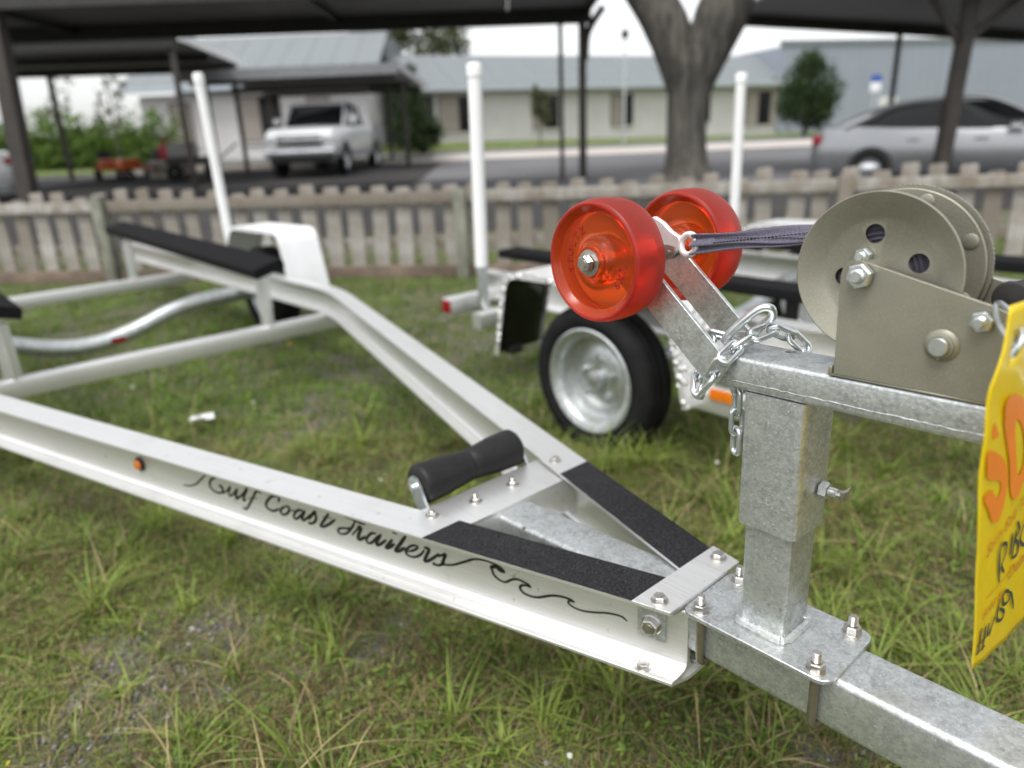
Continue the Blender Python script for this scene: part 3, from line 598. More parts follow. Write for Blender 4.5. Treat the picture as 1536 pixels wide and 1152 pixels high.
# hook, shackle
mb = MB(); ring = [(-.1475 + .0115 * math.cos(a), .000 + .002 * math.sin(a), .4845 + .0125 * math.sin(a)) for a in [2 * math.pi * i / 20 for i in range(20)]]
mb.tube(ring, .0046, 10, closed=True)
out = [(-.160, .494), (-.156, .480), (-.168, .471), (-.184, .474), (-.200, .488), (-.212, .500), (-.212, .512), (-.200, .518), (-.186, .511), (-.174, .501)]
mb.prism(out, ((0, -.004, 0), (1, 0, 0), (0, 0, 1), (0, 1, 0)), .008); hk = mb.build('strap_hook', M['bright_zinc'], TR, X=Q, smooth=50)
bv = hk.modifiers.new('bevel', 'BEVEL'); bv.width = .0015; bv.segments = 2; bv.limit_method = 'ANGLE'
mb = MB(); mb.prism([(-.196, .470), (-.176, .464), (-.164, .471), (-.164, .482), (-.176, .484), (-.196, .480)], ((0, -.008, 0), (1, 0, 0), (0, 0, 1), (0, 1, 0)), .0028); mb.prism([(-.196, .470), (-.176, .464), (-.164, .471), (-.164, .482), (-.176, .484), (-.196, .480)], ((0, .005, 0), (1, 0, 0), (0, 0, 1), (0, 1, 0)), .0028)
mb.lathe([(0, 0), (.0035, 0), (.0035, .002), (0, .002)], (-.174, -.0081, .474), (0, -1, 0), 14); mb.build('hook_latch', M['stainless'], hk, X=Q)
# strap: two plies of folded webbing
def strap(y_off, z_off, a0, a1, w0_, w1_, name):
    mb = MB(); n = 26; vs = []; 
    for i in range(n + 1):
        t = i / n; x = -.141 + t * .175; zc = .4865 + .022 * t + z_off * (1 - t) ; yc = y_off * (1 - .5 * t)
        w = w0_ + (w1_ - w0_) * t; a = a0 + (a1 - a0) * t
        for j in range(9):
            u = (j / 8 - .5); fold = .0030 * math.cos(u * math.pi * 2) * (1 - .6 * t)
            vs.append((x + .002 * u, yc + math.cos(a) * u * w + fold * math.sin(a), zc + math.sin(a) * u * w + .0012 * math.sin(t * 9 + u * 4)))
    o = mb.add(vs, [[i * 9 + j, i * 9 + j + 1, (i + 1) * 9 + j + 1, (i + 1) * 9 + j] for i in range(n) for j in range(8)])
    for i in range(n + 1):
        for j in range(9): mb.uv[o + i * 9 + j] = (i / n * .17, j / 8 * .05)
    ob = mb.build(name, M['webbing'], TR, X=Q, uv=True, smooth=60); sm = ob.modifiers.new('thick', 'SOLIDIFY'); sm.thickness = .0014; return ob
st = strap(-.004, .0045, 1.35, .85, .0135, .023, 'winch_strap'); strap(-.001, -.0050, 1.0, .70, .0150, .026, 'winch_strap_ply')
mb = MB()
for k, (u0, u1, v0, v1) in enumerate(((.2, .95, -.25, .1), (.2, .95, .1, -.3))):
    for i in range(30):
        t = u0 + (u1 - u0) * i / 30; u = v0 + (v1 - v0) * i / 30; x = -.141 + t * .175; zc = .4865 + .022 * t + .004 * (1 - t); a = 1.35 - .5 * t; w = .0135 + .0095 * t
        y = -.004 * (1 - .5 * t) + math.cos(a) * u * w - .0042; z = zc + math.sin(a) * u * w; mb.box((x, y - .0004, z - .0006), (x + .003, y + .0004, z + .0006))
mb.build('stitching', M['stitch'], st, X=Q)
# winch
wf = MB(); near = [(.066, .3665), (.0640, .470), (.0655, .478), (.0705, .4845), (.0775, .4875), (.084, .4865), (.203, .4550), (.213, .4505), (.2205, .440), (.2265, .400), (.2265, .3665)]
wf.prism(near, ((0, -.0385, 0), (1, 0, 0), (0, 0, 1), (0, 1, 0)), .0026)
wf.prism([(p[0], p[1] + .004) for p in near], ((0, .0430, 0), (1, 0, 0), (0, 0, 1), (0, 1, 0)), .0026)
wf.box((.060, -.0384, .3640), (.2265, .0454, .3664), .0006); wf.box((.0600, -.0386, .3641), (.0640, -.0300, .3745), .0008)
wo_ = wf.build('winch_frame', M['winch'], TR, X=Q, smooth=30); wo_['label'] = 'olive grey steel winch frame bolted on the stand'
bv = wo_.modifiers.new('bevel', 'BEVEL'); bv.width = .0007; bv.segments = 2; bv.limit_method = 'ANGLE'
DC = np.array([.0945, .4735]); RD = .0800
def flange(yc, d, name, teeth=False):
    pr = [(0, 0), (.0535, 0), (.0550, d * .0006), (.0560, d * .0014), (RD - .001, d * .0105), (RD, d * .0112), (RD, d * .0122), (RD - .001, d * .0126), (.0555, d * .0040), (.0520, d * .0022), (0, d * .0022)]
    mb = MB(); mb.lathe(pr, (DC[0], yc, DC[1]), (0, 1, 0), 96); return mb.build(name, M['winch'], wo_, X=Q, smooth=12)
fn = flange(-.0210, -1, 'drum_flange')
mb = MB(); mb.lathe([(0, 0), (.0770, 0), (.0782, .0006), (.0782, .0020), (.0770, .0026), (0, .0026)], (DC[0], .0290, DC[1]), (0, 1, 0), 96); mb.build('drum_flange', M['winch'], wo_, X=Q, smooth=25)
hol = []
for x, z in ((.0872, .5115), (.1305, .4855), (.0610, .4665)):
    c_ = MB(); c_.lathe([(0, 0), (.0096, 0), (.0096, .02), (0, .02)], Q @ np.array([x, -.032, z]), Q @ np.array([0, 1, 0]), 24); hol.append(c_)
cut(fn, hol)
mb = MB(); pr = []
for i in range(24): y = -.0185 + i * .0019; pr += [(.0545 + rnd.uniform(-.0010, .0010), y), (.0538, y + .0012)]
mb.lathe([(.01, -.0188)] + [(r * .2 + .01 + (i % 3) * .0, -.0188) for i, (r, y) in enumerate(pr[:1])] + pr + [(.01, .0285)], (DC[0], 0, DC[1]), (0, 1, 0), 60)
mb.build('wound_strap', M['web_roll'], wo_, X=Q, smooth=20)
mb = MB()
for i in range(9):          # edges of the strap layers seen through the holes
    r = .012 + i * .0048; mb.lathe([(r, 0), (r + .0016, -.0012), (r + .0032, 0)], (DC[0], -.0187, DC[1]), (0, 1, 0), 60)
mb.build('strap_layers', M['web_roll'], wo_, X=Q)
for a in (-25, 25, 75):
    a = math.radians(a); mb = MB(); mb.lathe([(.0075, 0), (.0075, -.0012), (.0065, -.0018), (0, -.0018)], (DC[0] + .0675 * math.cos(a), .0290, DC[1] + .0675 * math.sin(a)), (0, 1, 0), 20); mb.build('rivet', M['winch'], wo_, X=Q)
mb = MB(); pr = []
for j in range(110 * 2): pass
n = 110; vs = []; 
for j in range(n * 2):
    a = 2 * math.pi * j / (n * 2); r = (.0815 if j % 2 else .0810) + rnd.uniform(-.0003, .0003)
    vs += [(DC[0] + r * math.cos(a), .0370, DC[1] + r * math.sin(a)), (DC[0] + r * math.cos(a), .0410, DC[1] + r * math.sin(a))]
k = n * 2; mb.add(vs, [[2 * j, 2 * ((j + 1) % k), 2 * ((j + 1) % k) + 1, 2 * j + 1] for j in range(k)] + [[2 * j for j in range(k)], [2 * j + 1 for j in range(k)][::-1]]); mb.build('drum_gear', M['winch'], wo_, X=Q, smooth=0)
mb = MB(); mb.tube([(DC[0] - .006, -.036, DC[1] - .001), (DC[0] - .006, .042, DC[1] - .001)], .0145, 20); mb.build('drum_shaft', M['winch'], wo_, X=Q)
bolt(wo_, (.0855, -.0387, .4727), (0, -1, 0), .0128, .0090, .0, .006, X=Q, m='zinc')
bolt(wo_, (.0800, -.0230, .4895), (0, -1, 0), .0085, .0075, .0, .006, X=Q, m='zinc')
bolt(wo_, (.1955, -.0387, .4415), (0, -1, 0), .0098, .0070, .0, .006, X=Q, m='zinc')
mb = MB(); mb.lathe([(0, 0), (.0155, 0), (.0155, .0008), (.0125, .0028), (.0118, .0030), (.0118, .0050), (.0104, .0056), (.0090, .0056), (.0090, .0040), (0, .0040)], (.1645, -.0388, .4137), (0, -1, 0), 32); mb.box((.1635, -.0452, .4010), (.1660, -.0440, .4040)); mb.build('gear_shaft', M['winch'], wo_, X=Q)
mb = MB(); mb.lathe([(.0088, .004), (.0088, .0092), (.0078, .0106), (0, .0106)], (.1645, -.0388, .4137), (0, -1, 0), 28); mb.build('shaft_pin', M['zinc'], wo_, X=Q)
mb = MB(); mb.tube([(.190, .052, .452), (.205, .058, .458)], .010, 14); h = catmull([(.198, .03, .452), (.212, .034, .462), (.245, .040, .478), (.30, .046, .492)], 6); mb.tube(h, .0095, 12); mb.build('winch_handle', M['dark_metal'], wo_, X=Q)
mb = MB(); mb.lathe([(0, 0), (.016, 0), (.017, .004), (.015, .008), (0, .009)], (.199, .026, .452), (0, -1, 0), 24); mb.build('handle_nut', M['dark_metal'], wo_, X=Q)

# ---------------- chain draped over the stand
LK = None
def link_mesh():
    mb = MB(); L, w, r = .0345, .0128, .0035; path = []
    for i in range(9): a = -math.pi / 2 + math.pi * i / 8; path.append((L / 2 - w / 2 - .0 + w / 2 * math.cos(a), w / 2 * math.sin(a) * 1.15, 0))
    path += [(-p[0], -p[1], 0) for p in path]
    mb.tube(path, r, 9, closed=True); o = mb.build('chain_link', M['zinc'], None, smooth=60); me = o.data; bpy.data.objects.remove(o); return me
CH = empty('safety_chain'); CH.location = TR.location; CH.rotation_mode = 'QUATERNION'; CH.rotation_quaternion = TR.rotation_quaternion
tag(CH, 'bright zinc safety chain draped over the winch stand beside the roller arms', 'chain')
LM = link_mesh()
def chain(path, pitch=.0268, roll0=0.0, jit=.25):
    c = catmull(path, 30); d = [0]
    for i in range(1, len(c)): d.append(d[-1] + np.linalg.norm(c[i] - c[i - 1]))
    n = int(d[-1] / pitch); i = 0
    for k in range(n + 1):
        s_ = k * pitch
        while i < len(d) - 2 and d[i + 1] < s_: i += 1
        t = (s_ - d[i]) / max(1e-9, d[i + 1] - d[i]); p = c[i] + (c[i + 1] - c[i]) * t
        j = min(i + 3, len(c) - 1); j0 = max(0, i - 3); tx = c[j] - c[j0]; tx /= np.linalg.norm(tx)
        ref = V3(0, 0, 1) if abs(tx[2]) < .93 else V3(1, 0, 0)
        ty = np.cross(ref, tx); ty /= np.linalg.norm(ty); tz = np.cross(tx, ty)
        a = roll0 + (math.pi / 2 if k % 2 else 0) + rnd.uniform(-jit, jit)
        y_ = ty * math.cos(a) + tz * math.sin(a); z_ = np.cross(tx, y_)
        p2, tx2, y2, z2 = Q @ p, Q @ tx, Q @ y_, Q @ z_
        o = link('chain_link', LM, CH)
        m4 = Matrix(((tx2[0], y2[0], z2[0], p2[0]), (tx2[1], y2[1], z2[1], p2[1]), (tx2[2], y2[2], z2[2], p2[2]), (0, 0, 0, 1)))
        o.matrix_local = m4
chain([(-.012, .056, .345), (-.016, .050, .366), (-.0275, .036, .3795), (-.0372, .016, .3880), (-.044, .0, .3855), (-.0537, -.014, .3755), (-.0560, -.032, .3720), (-.0590, -.0495, .3620), (-.0690, -.0510, .3440), (-.083, -.0500, .3240), (-.096, -.044, .3160), (-.104, -.032, .3260), (-.107, -.024, .3400), (-.110, -.012, .3620), (-.104, .0, .3740), (-.090, .006, .3730)], roll0=.75)
chain([(-.069, .002, .322), (-.0685, .0, .30), (-.0675, .0, .27), (-.067, .0, .235)], roll0=.5, jit=.1)
mb = MB(); sh = catmull([(-.084, -.012, .372), (-.078, -.010, .382), (-.060, -.006, .402), (-.044, .0, .4165), (-.034, .006, .416), (-.036, .012, .404), (-.052, .016, .390), (-.066, .019, .374)], 5)
mb.tube(sh, .0052, 12); mb.build('shackle', M['zinc'], CH, X=Q)
bolt(CH, (-.082, .016, .3715), (0, .15, 1), .0095, .008, .012, 0, X=Q, name='shackle_nut')

# ---------------- sold tag
TG = empty('sold_tag'); TG.location = TR.location; TG.rotation_mode = 'QUATERNION'; TG.rotation_quaternion = TR.rotation_quaternion
tag(TG, 'yellow plastic sold tag with orange and handwritten print hanging from the winch', 'tag')
def tagx(y, z):      # gentle curl of the card
    y_, z_ = y / 1000, z / 1000
    return .235 + .0015 * math.sin((z_ - .1) * 8) - .004 * math.exp(-((z_ - .45) / .05) ** 2) * math.cos(y_ * 30) * .4
tagP = lambda y, z, d=0.0: np.array([tagx(y, z) + d, y / 1000, z / 1000])
E_ = TAGP['edge']
def edge_y(z):
    pts = sorted((q[1], q[0]) for q in E_)
    for (z0, y0), (z1, y1) in zip(pts, pts[1:]):
        if z0 <= z <= z1: return y0 + (y1 - y0) * (z - z0) / max(1e-6, z1 - z0)
    return pts[0][1] if z < pts[0][0] else pts[-1][1]
mb = MB(); nz, ny = 44, 26; vs = []
for i in range(nz + 1):
    for j in range(ny + 1):
        t = j / ny
        zt_ = 475 - 8 * t; zb = 97 - 40 * t - 6 * math.sin(t * 3.1)
        z = zt_ + (zb - zt_) * i / nz; yl = edge_y(min(475, max(97, z if t == 0 else z))); y = yl + t * (215 if True else 0)
        wr = .0010 * math.sin(z * .09 + t * 7) * math.exp(-((z - 420) / 60) ** 2) + .0004 * math.sin(z * .05 + t * 20)
        vs.append(tagP(y, z) + np.array([wr, 0, 0]))
k = ny + 1
hz = lambda y, z: ((y + 101) / 9.5) ** 2 + ((z - 439) / 11.5) ** 2 < 1
fs = []
for i in range(nz):
    for j in range(ny):
        c_ = (vs[i * k + j] + vs[(i + 1) * k + j + 1]) / 2
        if not hz(c_[1] * 1000, c_[2] * 1000): fs.append([i * k + j, i * k + j + 1, (i + 1) * k + j + 1, (i + 1) * k + j])
mb.add(vs, fs); card = mb.build('card', M['tag'], TG, X=Q, smooth=60); sm = card.modifiers.new('thick', 'SOLIDIFY'); sm.thickness = .0006; sm.offset = 0
def poly_fill(mb, pts, d, holes=()):
    bm = bmesh.new(); ed = []
    for loop in [pts] + list(holes):
        vv = [bm.verts.new((q[0], q[1], 0)) for q in loop]; ed += [bm.edges.new((vv[i], vv[(i + 1) % len(vv)])) for i in range(len(vv))]
    bmesh.ops.triangle_fill(bm, edges=ed, use_beauty=True); bm.verts.index_update()
    mb.add([tagP(v.co.x, v.co.y, d) for v in bm.verts], [[v.index for v in f.verts] for f in bm.faces]); bm.free()
def sm_loop(p): return [tuple(q) for q in catmull(list(p) + [p[0]], 4)][:-1]
DT = .0016
mb = MB(); poly_fill(mb, TAGP['S1'], DT); poly_fill(mb, sm_loop(TAGP['S2']), DT); poly_fill(mb, sm_loop(TAGP['Oo']), DT, [sm_loop(TAGP['Oi'])])
poly_fill(mb, [(12, 395), (32, 392), (22, 300), (52, 298), (52, 280), (4, 283)], DT); poly_fill(mb, [(62, 392), (80, 390), (98, 360), (98, 310), (82, 278), (60, 280)], DT, [[(76, 370), (84, 350), (84, 318), (76, 300)]])
mb.build('sold_print', M['tag_orange'], card, X=Q, smooth=0)
mb = MB()
def tag_text(body, y, z, w, h, slope):
    vs, fs = text_mesh(body, 1.0, 0, .008); x1 = max(p[0] for p in vs)
    mb.add([tagP(y + p[0] / x1 * w, z + p[1] * h / .72 + slope * p[0] / x1 * w, DT) for p in vs], fs)
tag_text('Sorry Sold To', -80, 236, 105, 15, .16); tag_text('Delivery', 16, 169, 95, 15, -.04); tag_text('Sold By', -54, 157, 66, 10, -.02)
for y0, z0, y1_, z1 in ((-53, 181, 100, 176),): ribbon(mb, [(y0, z0), (y1_, z1)], 1.2, lambda a, b: tagP(a, b, DT), taper=False)
mb.build('small_print', M['tag_print'], card, X=Q, smooth=0)
for grp in (HAND[:5], HAND[5:]):
    mb = MB()
    for st_ in grp: ribbon(mb, st_, 4.2, lambda a, b: tagP(a, b, DT + .0002))
    mb.build('handwriting', M['ink'], card, X=Q, smooth=0)
mb = MB(); mb.tube(catmull([(.236, -.105, .430), (.240, -.100, .445), (.225, -.075, .458), (.205, -.045, .460), (.215, -.070, .448), (.236, -.098, .436)], 5), .0022, 8); mb.build('cable_tie', M['zinc'], TG, X=Q)
# ------------------------------------------------------------------ second trailer, parked alongside
T2 = empty('boat_trailer', (.272, 2.411, 0), math.atan2(-.756, .654))
tag(T2, 'second boat trailer with diamond plate fender and galvanised wheel, behind the red rollers', 'boat trailer')
A2 = arch([(-.478, .285), (-.405, .625), (.355, .640), (.445, .290)], .075)
for s, y0, y1 in ((-1, -.032, .215), (1, 1.63, 1.875)):
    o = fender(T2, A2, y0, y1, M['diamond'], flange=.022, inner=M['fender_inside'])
    o['label'] = 'near diamond plate fender' if s < 0 else 'far diamond plate fender'
    wheel(T2, (-.012, .085 if s < 0 else 1.76, .262), s, .278, .186, .16)
for s, y in ((-1, .36), (1, 1.50)):
    mb = MB(); yc = .93
    prof = [(a, b) for a, b in ibeam_profile()]
    mb.sweep(prof, [(2.6, yc + (y - yc) * .10, .505), (.62, y, .505), (.40, y, .505), (-.4, y, .505), (-1.0, y, .505)]); mb.build('frame_rail', M['alu_uv'], T2, uv=True, smooth=28)
    mb = MB(); yb = .62 if s < 0 else 1.30
    mb.box((-1.12 if s < 0 else -1.0, yb - .07, .525 if s < 0 else .575), (.95 if s < 0 else 1.25, yb + .07, .565 if s < 0 else .615), .006); mb.build('bunk_board', M['carpet'], T2)
    for x in (-.75, .42):
        mb = MB(); mb.box((x - .025, yb - .004, .38), (x + .025, yb + .004, .524 if s < 0 else .574)); mb.build('bunk_bracket', M['dark_metal'], T2)
for x in (-.75, .42):
    mb = MB(); mb.sweep(rrect(.06, .07, .006, 3, 0, .345), [(x, .10, 0), (x, .93, 0), (x, 1.76, 0)]); mb.build('cross_member', M['alu_uv'], T2, uv=True)
mb = MB(); mb.tube(catmull([(.05, .16, .28), (.05, .42, .29), (.05, .62, .34), (.05, .80, .345), (.05, 1.0, .36), (.05, 1.22, .43), (.05, 1.45, .42), (.05, 1.70, .30)], 6), .035, 14); mb.build('axle', M['galv'], T2)
mb = MB(); mb.box((-.965, .075, .352), (-.895, 1.78, .425), .004); mb.build('rear_bumper', M['alu'], T2)
mb = MB(); mb.box((-.960, .0705, .362), (-.900, .0745, .418), .001); mb.build('tail_light', M['red_lens'], T2)
for y, yt in ((.185, .200), (2.18, 2.162)):
    mb = MB(); mb.tube([(-.80, y, .57), (-.80, (y + yt) / 2, .97), (-.80, yt, 1.345)], .0285, 18); gp = mb.build('guide_pole', M['white_paint'], T2)
    mb = MB(); mb.lathe([(.0285, 0), (.032, .001), (.032, .040), (.029, .048), (.018, .053), (0, .054)], (-.80, yt, 1.337), (0, 0, 1), 18); mb.build('pole_cap', M['white_paint'], gp)
    s = 1 if y < 1 else -1
    mb = MB(); mb.tube([(-.80, y, .60), (-.80, y, .40), (-.80, y + s * .02, .36), (-.78, y + s * .08, .33), (-.75, y + s * .2, .33)], .0245, 14); mb.build('pole_bracket', M['galv'], T2)
mb = MB(); mb.box((.44, .005, .285), (.60, .075, .345), .003); mb.build('step_bracket', M['alu'], T2)
mb = MB(); mb.box((.50, -.004, .332), (.585, .004, .366), .002); mb.build('marker_light', M['amber_lens'], T2)
mb = MB(); mb.box((-.50, .03, .272), (-.44, .09, .300), .003); mb.build('fender_bracket', M['dark_metal'], T2)

# ------------------------------------------------------------------ ground, lot, road, lawn
def gz(y):
    if y < 7: return 0.0
    if y < 9: return .05 * (y - 7)
    if y < 18: return .1
    return min(.1 + (y - 18) * .023, .45)
YS = [-30, -6, -2, 0, 2, 4, 6, 7, 8, 9, 12, 18, 22, 26, 30, 33.2, 40, 60, 120, 250, 420]
def sheet(name, x0, x1, ys, lift, m, cat=None, label=None, xs=None, edge=None, kind='structure'):
    mb = MB(); xs = xs or [x0 + (x1 - x0) * i / 8 for i in range(9)]; n = len(xs)
    vs = [(x, y, gz(y) + lift) for y in ys for x in xs]
    mb.add(vs, [[i * n + j, i * n + j + 1, (i + 1) * n + j + 1, (i + 1) * n + j] for i in range(len(ys) - 1) for j in range(n - 1)])
    o = mb.build(name, m, None, smooth=0); tag(o, label, None, None, kind); return o
def soil():
    m, t, p = mat('bare_soil'); n = noise(t, 1.6, 6); n2 = noise(t, 70, 4); n3 = noise(t, 9, 5)
    c = ramp(t, n2, [(.3, (.055, .050, .042)), (.5, (.115, .108, .092)), (.75, (.24, .235, .22))])
    c = mixc(t, ramp(t, n3, [(.36, (0, 0, 0)), (.54, (.9, .9, .9))]), c, (.085, .085, .035))
    t.links.new(c, p.inputs['Base Color']); p.inputs['Roughness'].default_value = .95; bump(t, p, n2, .9, .012); return m
M['soil'] = soil()
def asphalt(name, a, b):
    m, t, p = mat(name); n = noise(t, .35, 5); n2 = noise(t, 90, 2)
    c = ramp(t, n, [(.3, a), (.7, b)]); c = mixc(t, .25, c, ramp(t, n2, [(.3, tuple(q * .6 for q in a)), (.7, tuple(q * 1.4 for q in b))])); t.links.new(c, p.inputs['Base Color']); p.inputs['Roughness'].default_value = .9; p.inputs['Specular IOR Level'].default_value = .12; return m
M['asphalt'] = asphalt('lot_asphalt', (.115, .115, .12), (.175, .175, .18)); M['asphalt_dark'] = asphalt('shade_toned_asphalt', (.032, .031, .031), (.060, .058, .057)); M['concrete'] = asphalt('pale_concrete', (.40, .37, .34), (.52, .48, .45))  # the dark asphalt has shade put into its colour
M['lawn'] = simple('mown_lawn', (.115, .155, .035), .9, 0, .35, 3)
sheet('ground', -160, 160, YS, 0, M['soil'], xs=[-160, -40, -12, -6, -3, 0, 3, 6, 12, 40, 160])
sheet('parking_lot', -45, 45, [12.6, 18, 22, 25.4], .012, M['asphalt'])
sheet('painted_shade_strip', -45, 45, [8.3, 9, 12.6], .010, M['asphalt_dark'])  # dark strip beyond the fence, painted in for shade on the lot
sheet('painted_shade_bay', -12.5, -2.0, [9.5, 12, 18, 24.6], .017, M['asphalt_dark'])  # dark sheet under the carports, their shade painted into its colour
sheet('concrete_drive', -2.6, 40, [25.4, 27, 29.6], .020, M['concrete'])
sheet('street', -45, 60, [29.6, 31, 33.0], .012, M['asphalt'])
mb = MB(); N = 24
fr = [(-9 + 45 * i / N) for i in range(N + 1)]
bk = lambda x: (35.0 + (x + 3.4) * .42, .80 - (x + 3.4) * .0185)
vs = [(x, 33.0, gz(33.0) + .02) for x in fr] + [(x, bk(x)[0], max(.47, bk(x)[1])) for x in fr] + [(x, bk(x)[0] + 14, .5) for x in fr]
mb.add(vs, [[i, i + 1, N + 2 + i, N + 1 + i] for i in range(N)] + [[N + 1 + i, N + 2 + i, 2 * N + 3 + i, 2 * N + 2 + i] for i in range(N)]); tag(mb.build('lawn', M['lawn']), kind='structure')
mb = MB(); vs = [(-50, 26.2, gz(26.2) + .03), (-12.8, 26.2, gz(26.2) + .03), (-12.8, 44, .62), (-50, 44, .62)]; mb.add(vs, [[0, 1, 2, 3]]); tag(mb.build('lawn', M['lawn']), kind='structure')
mb = MB(); mb.box((-12.6, 24.9, .2), (-2.4, 25.25, .40), .03); tag(mb.build('kerb', M['concrete']), kind='structure')

# ------------------------------------------------------------------ picket fence
def oldwood():
    m, t, p = mat('weathered_white_wood')
    oi = t.nodes.new('ShaderNodeObjectInfo')
    g = noise(t, 1, 5, 'Object', (40, 40, 2.2)); n = noise(t, 5, 5); n2 = noise(t, 14, 5)
    c = ramp(t, g, [(.25, (.27, .262, .24)), (.7, (.50, .49, .46))])
    c = mixc(t, ramp(t, n, [(.42, (0, 0, 0)), (.64, (.9, .9, .9))]), c, (.20, .16, .12))
    c = mixc(t, ramp(t, n2, [(.58, (0, 0, 0)), (.8, (.7, .7, .7))]), c, (.15, .13, .085))
    c = mixc(t, ramp(t, oi.outputs['Random'], [(0, (.9, .9, .9)), (.35, (.45, .45, .45)), (1, (0, 0, 0))]), c, (.17, .145, .115))
    t.links.new(c, p.inputs['Base Color']); p.inputs['Roughness'].default_value = .9; bump(t, p, g, .5, .004); return m
M['oldwood'] = oldwood(); M['greenwood'] = simple('mossy_treated_post', (.20, .205, .165), .9, 0, .35, 6, .4, 40); M['brownwood'] = simple('damp_brown_board', (.165, .125, .095), .9, 0, .4, 5, .4, 40)
FA = math.atan2(-.1432, 1.0)
FN = empty('picket_fence', (-4.58, 6.45, 0), FA); tag(FN, 'weathered white picket fence running behind both trailers', 'fence')
pk = []
for v in range(4):
    mb = MB(); w = (.060, .056, .063, .058)[v]; h = .79 + (-.025, .008, 0, .016)[v]; d = (.0, .010, -.008, .002)[v]
    top = [(-w, 0), (w, 0), (w, h - .016 + d), (w - .014, h), (-w + .020, h - .004), (-w, h - .020 - d)]
    mb.prism([(a, b) for a, b in top], ((0, 0, 0), (1, 0, 0), (0, 0, 1), (0, 1, 0)), .019); o = mb.build('picket', M['oldwood'], None, smooth=0); pk.append(o.data); bpy.data.objects.remove(o)
FS = 1 / math.cos(FA)
u = -3.2
while u < 12.0:
    o = link('picket', pk[rnd.randrange(4)], FN); o.location = (u, rnd.uniform(.046, .052), -.005 + rnd.uniform(-.045, .010)); o.rotation_euler = (rnd.uniform(-.015, .015), rnd.uniform(-.032, .032), rnd.uniform(-.03, .03))
    u += .2045 + rnd.uniform(-.012, .012)
posts = [-2.0, 1.145, 4.27, 7.17, 10.3]
for x in posts:
    mb = MB(); mb.box((x - .048, -.048, -.05), (x + .048, .044, .735 + rnd.uniform(-.02, .02)), .004); mb.build('post', M['greenwood'] if rnd.random() < .8 else M['oldwood'], FN)
ends = [-3.4] + posts + [12.0]
for a, b in zip(ends, ends[1:]):
    mb = MB(); mb.box((a + .050, .004, .610), (b - .050, .042, .700), .003); mb.build('top_rail', M['oldwood'], FN)
    mb = MB(); mb.box((a + .050, .073, .245), (b - .050, .110, .330), .003); mb.build('middle_rail', M['oldwood'], FN)
    mb = MB(); mb.box((a + .050, .006, -.02), (b - .050, .040, .110), .003); mb.build('kick_board', M['brownwood'], FN)

# ------------------------------------------------------------------ carports
def slab(mb, pts, t):      # pts 4 corners (x,y,z) of the underside
    n = len(pts); mb.add([p for p in pts] + [(p[0], p[1], p[2] + t) for p in pts], [list(range(n)), list(range(n, 2 * n))[::-1]] + [[i, (i + 1) % n, n + (i + 1) % n, n + i] for i in range(n)])
def roof_panels(parent, pts, k, t, m, name='roof_panel'):
    a, b, c, d = [np.array(p, float) for p in pts]      # a-b near edge, d-c far edge
    for i in range(k):
        u0, u1 = i / k, (i + 1) / k; g = .004
        mb = MB(); slab(mb, [a + (b - a) * (u0 + g / k), a + (b - a) * (u1 - g / k), d + (c - d) * (u1 - g / k), d + (c - d) * (u0 + g / k)], t); mb.build(name, m, parent, smooth=0)
def boxbeam(mb, p, q, w, h):
    p, q = np.array(p, float), np.array(q, float); d = q - p; d /= np.linalg.norm(d); s = np.cross(d, (0, 0, 1)); s /= np.linalg.norm(s); up = np.cross(s, d)
    vs = []
    for e in (p, q):
        for a, b in ((-1, -1), (1, -1), (1, 1), (-1, 1)): vs.append(e + s * a * w / 2 + up * b * h / 2)
    mb.add(vs, [[0, 1, 2, 3], [4, 7, 6, 5]] + [[i, i + 4, (i + 1) % 4 + 4, (i + 1) % 4] for i in range(4)])
def beam(name, parent, p, q, w, h, m):
    mb = MB(); boxbeam(mb, p, q, w, h); return mb.build(name, m, parent, smooth=0)
def column(parent, x, y, z1, w, m, name='column', lean=0):
    mb = MB(); mb.box((x - w / 2, y - w / 2, gz(y) - .05), (x + w / 2, y + w / 2, z1), .01); return mb.build(name, m, parent)
COL_A, COL_B = (-8.07, 12.6, 0.0), (-7.87, 12.6, 3.26)
DM, RU, PB = M['dark_metal'], M['roof_under'], M['post_brown']
CA = empty('carport', (0, 0, 0)); tag(CA, 'large dark flat carport overhead at upper left, on a thick leaning column', 'carport', )
roof_panels(CA, [(-14.5, 12.4, 3.52), (1.85, 12.4, 3.45), (1.85, 16.2, 3.42), (-14.5, 16.2, 3.50)], 10, .06, RU)
beam('edge_beam', CA, (-14.5, 16.1, 3.36), (1.9, 16.1, 3.28), .16, .28, DM); beam('edge_beam', CA, (-14.5, 12.5, 3.38), (1.9, 12.5, 3.31), .16, .28, DM)
for x in (-8.5, -3.2, 1.82): beam('purlin', CA, (x, 12.6, 3.40), (x, 16.0, 3.38), .09, .12, DM)
column(CA, 1.70, 15.9, 3.18, .15, PB); column(CA, 1.26, 15.9, 3.18, .085, PB)
mb = MB(); mb.tube(catmull([(1.76, 15.9, 2.45), (1.80, 15.9, 2.9), (1.95, 15.9, 3.18), (2.12, 15.9, 3.4)], 4), .07, 8); mb.build('curved_brace', PB, CA)
mb = MB(); boxbeam(mb, COL_A, COL_B, .24, .24); mb.build('column', PB, CA)
CE = empty('carport'); tag(CE, 'far left carport with a white edged roof, beyond the leaning column', 'carport')
roof_panels(CE, [(-17.5, 17.6, 3.50), (-7.1, 17.6, 3.38), (-7.75, 23.5, 3.34), (-17.5, 23.5, 3.44)], 6, .05, RU)
beam('white_fascia', CE, (-7.02, 17.5, 3.40), (-7.67, 23.6, 3.38), .06, .20, M['white_paint'])
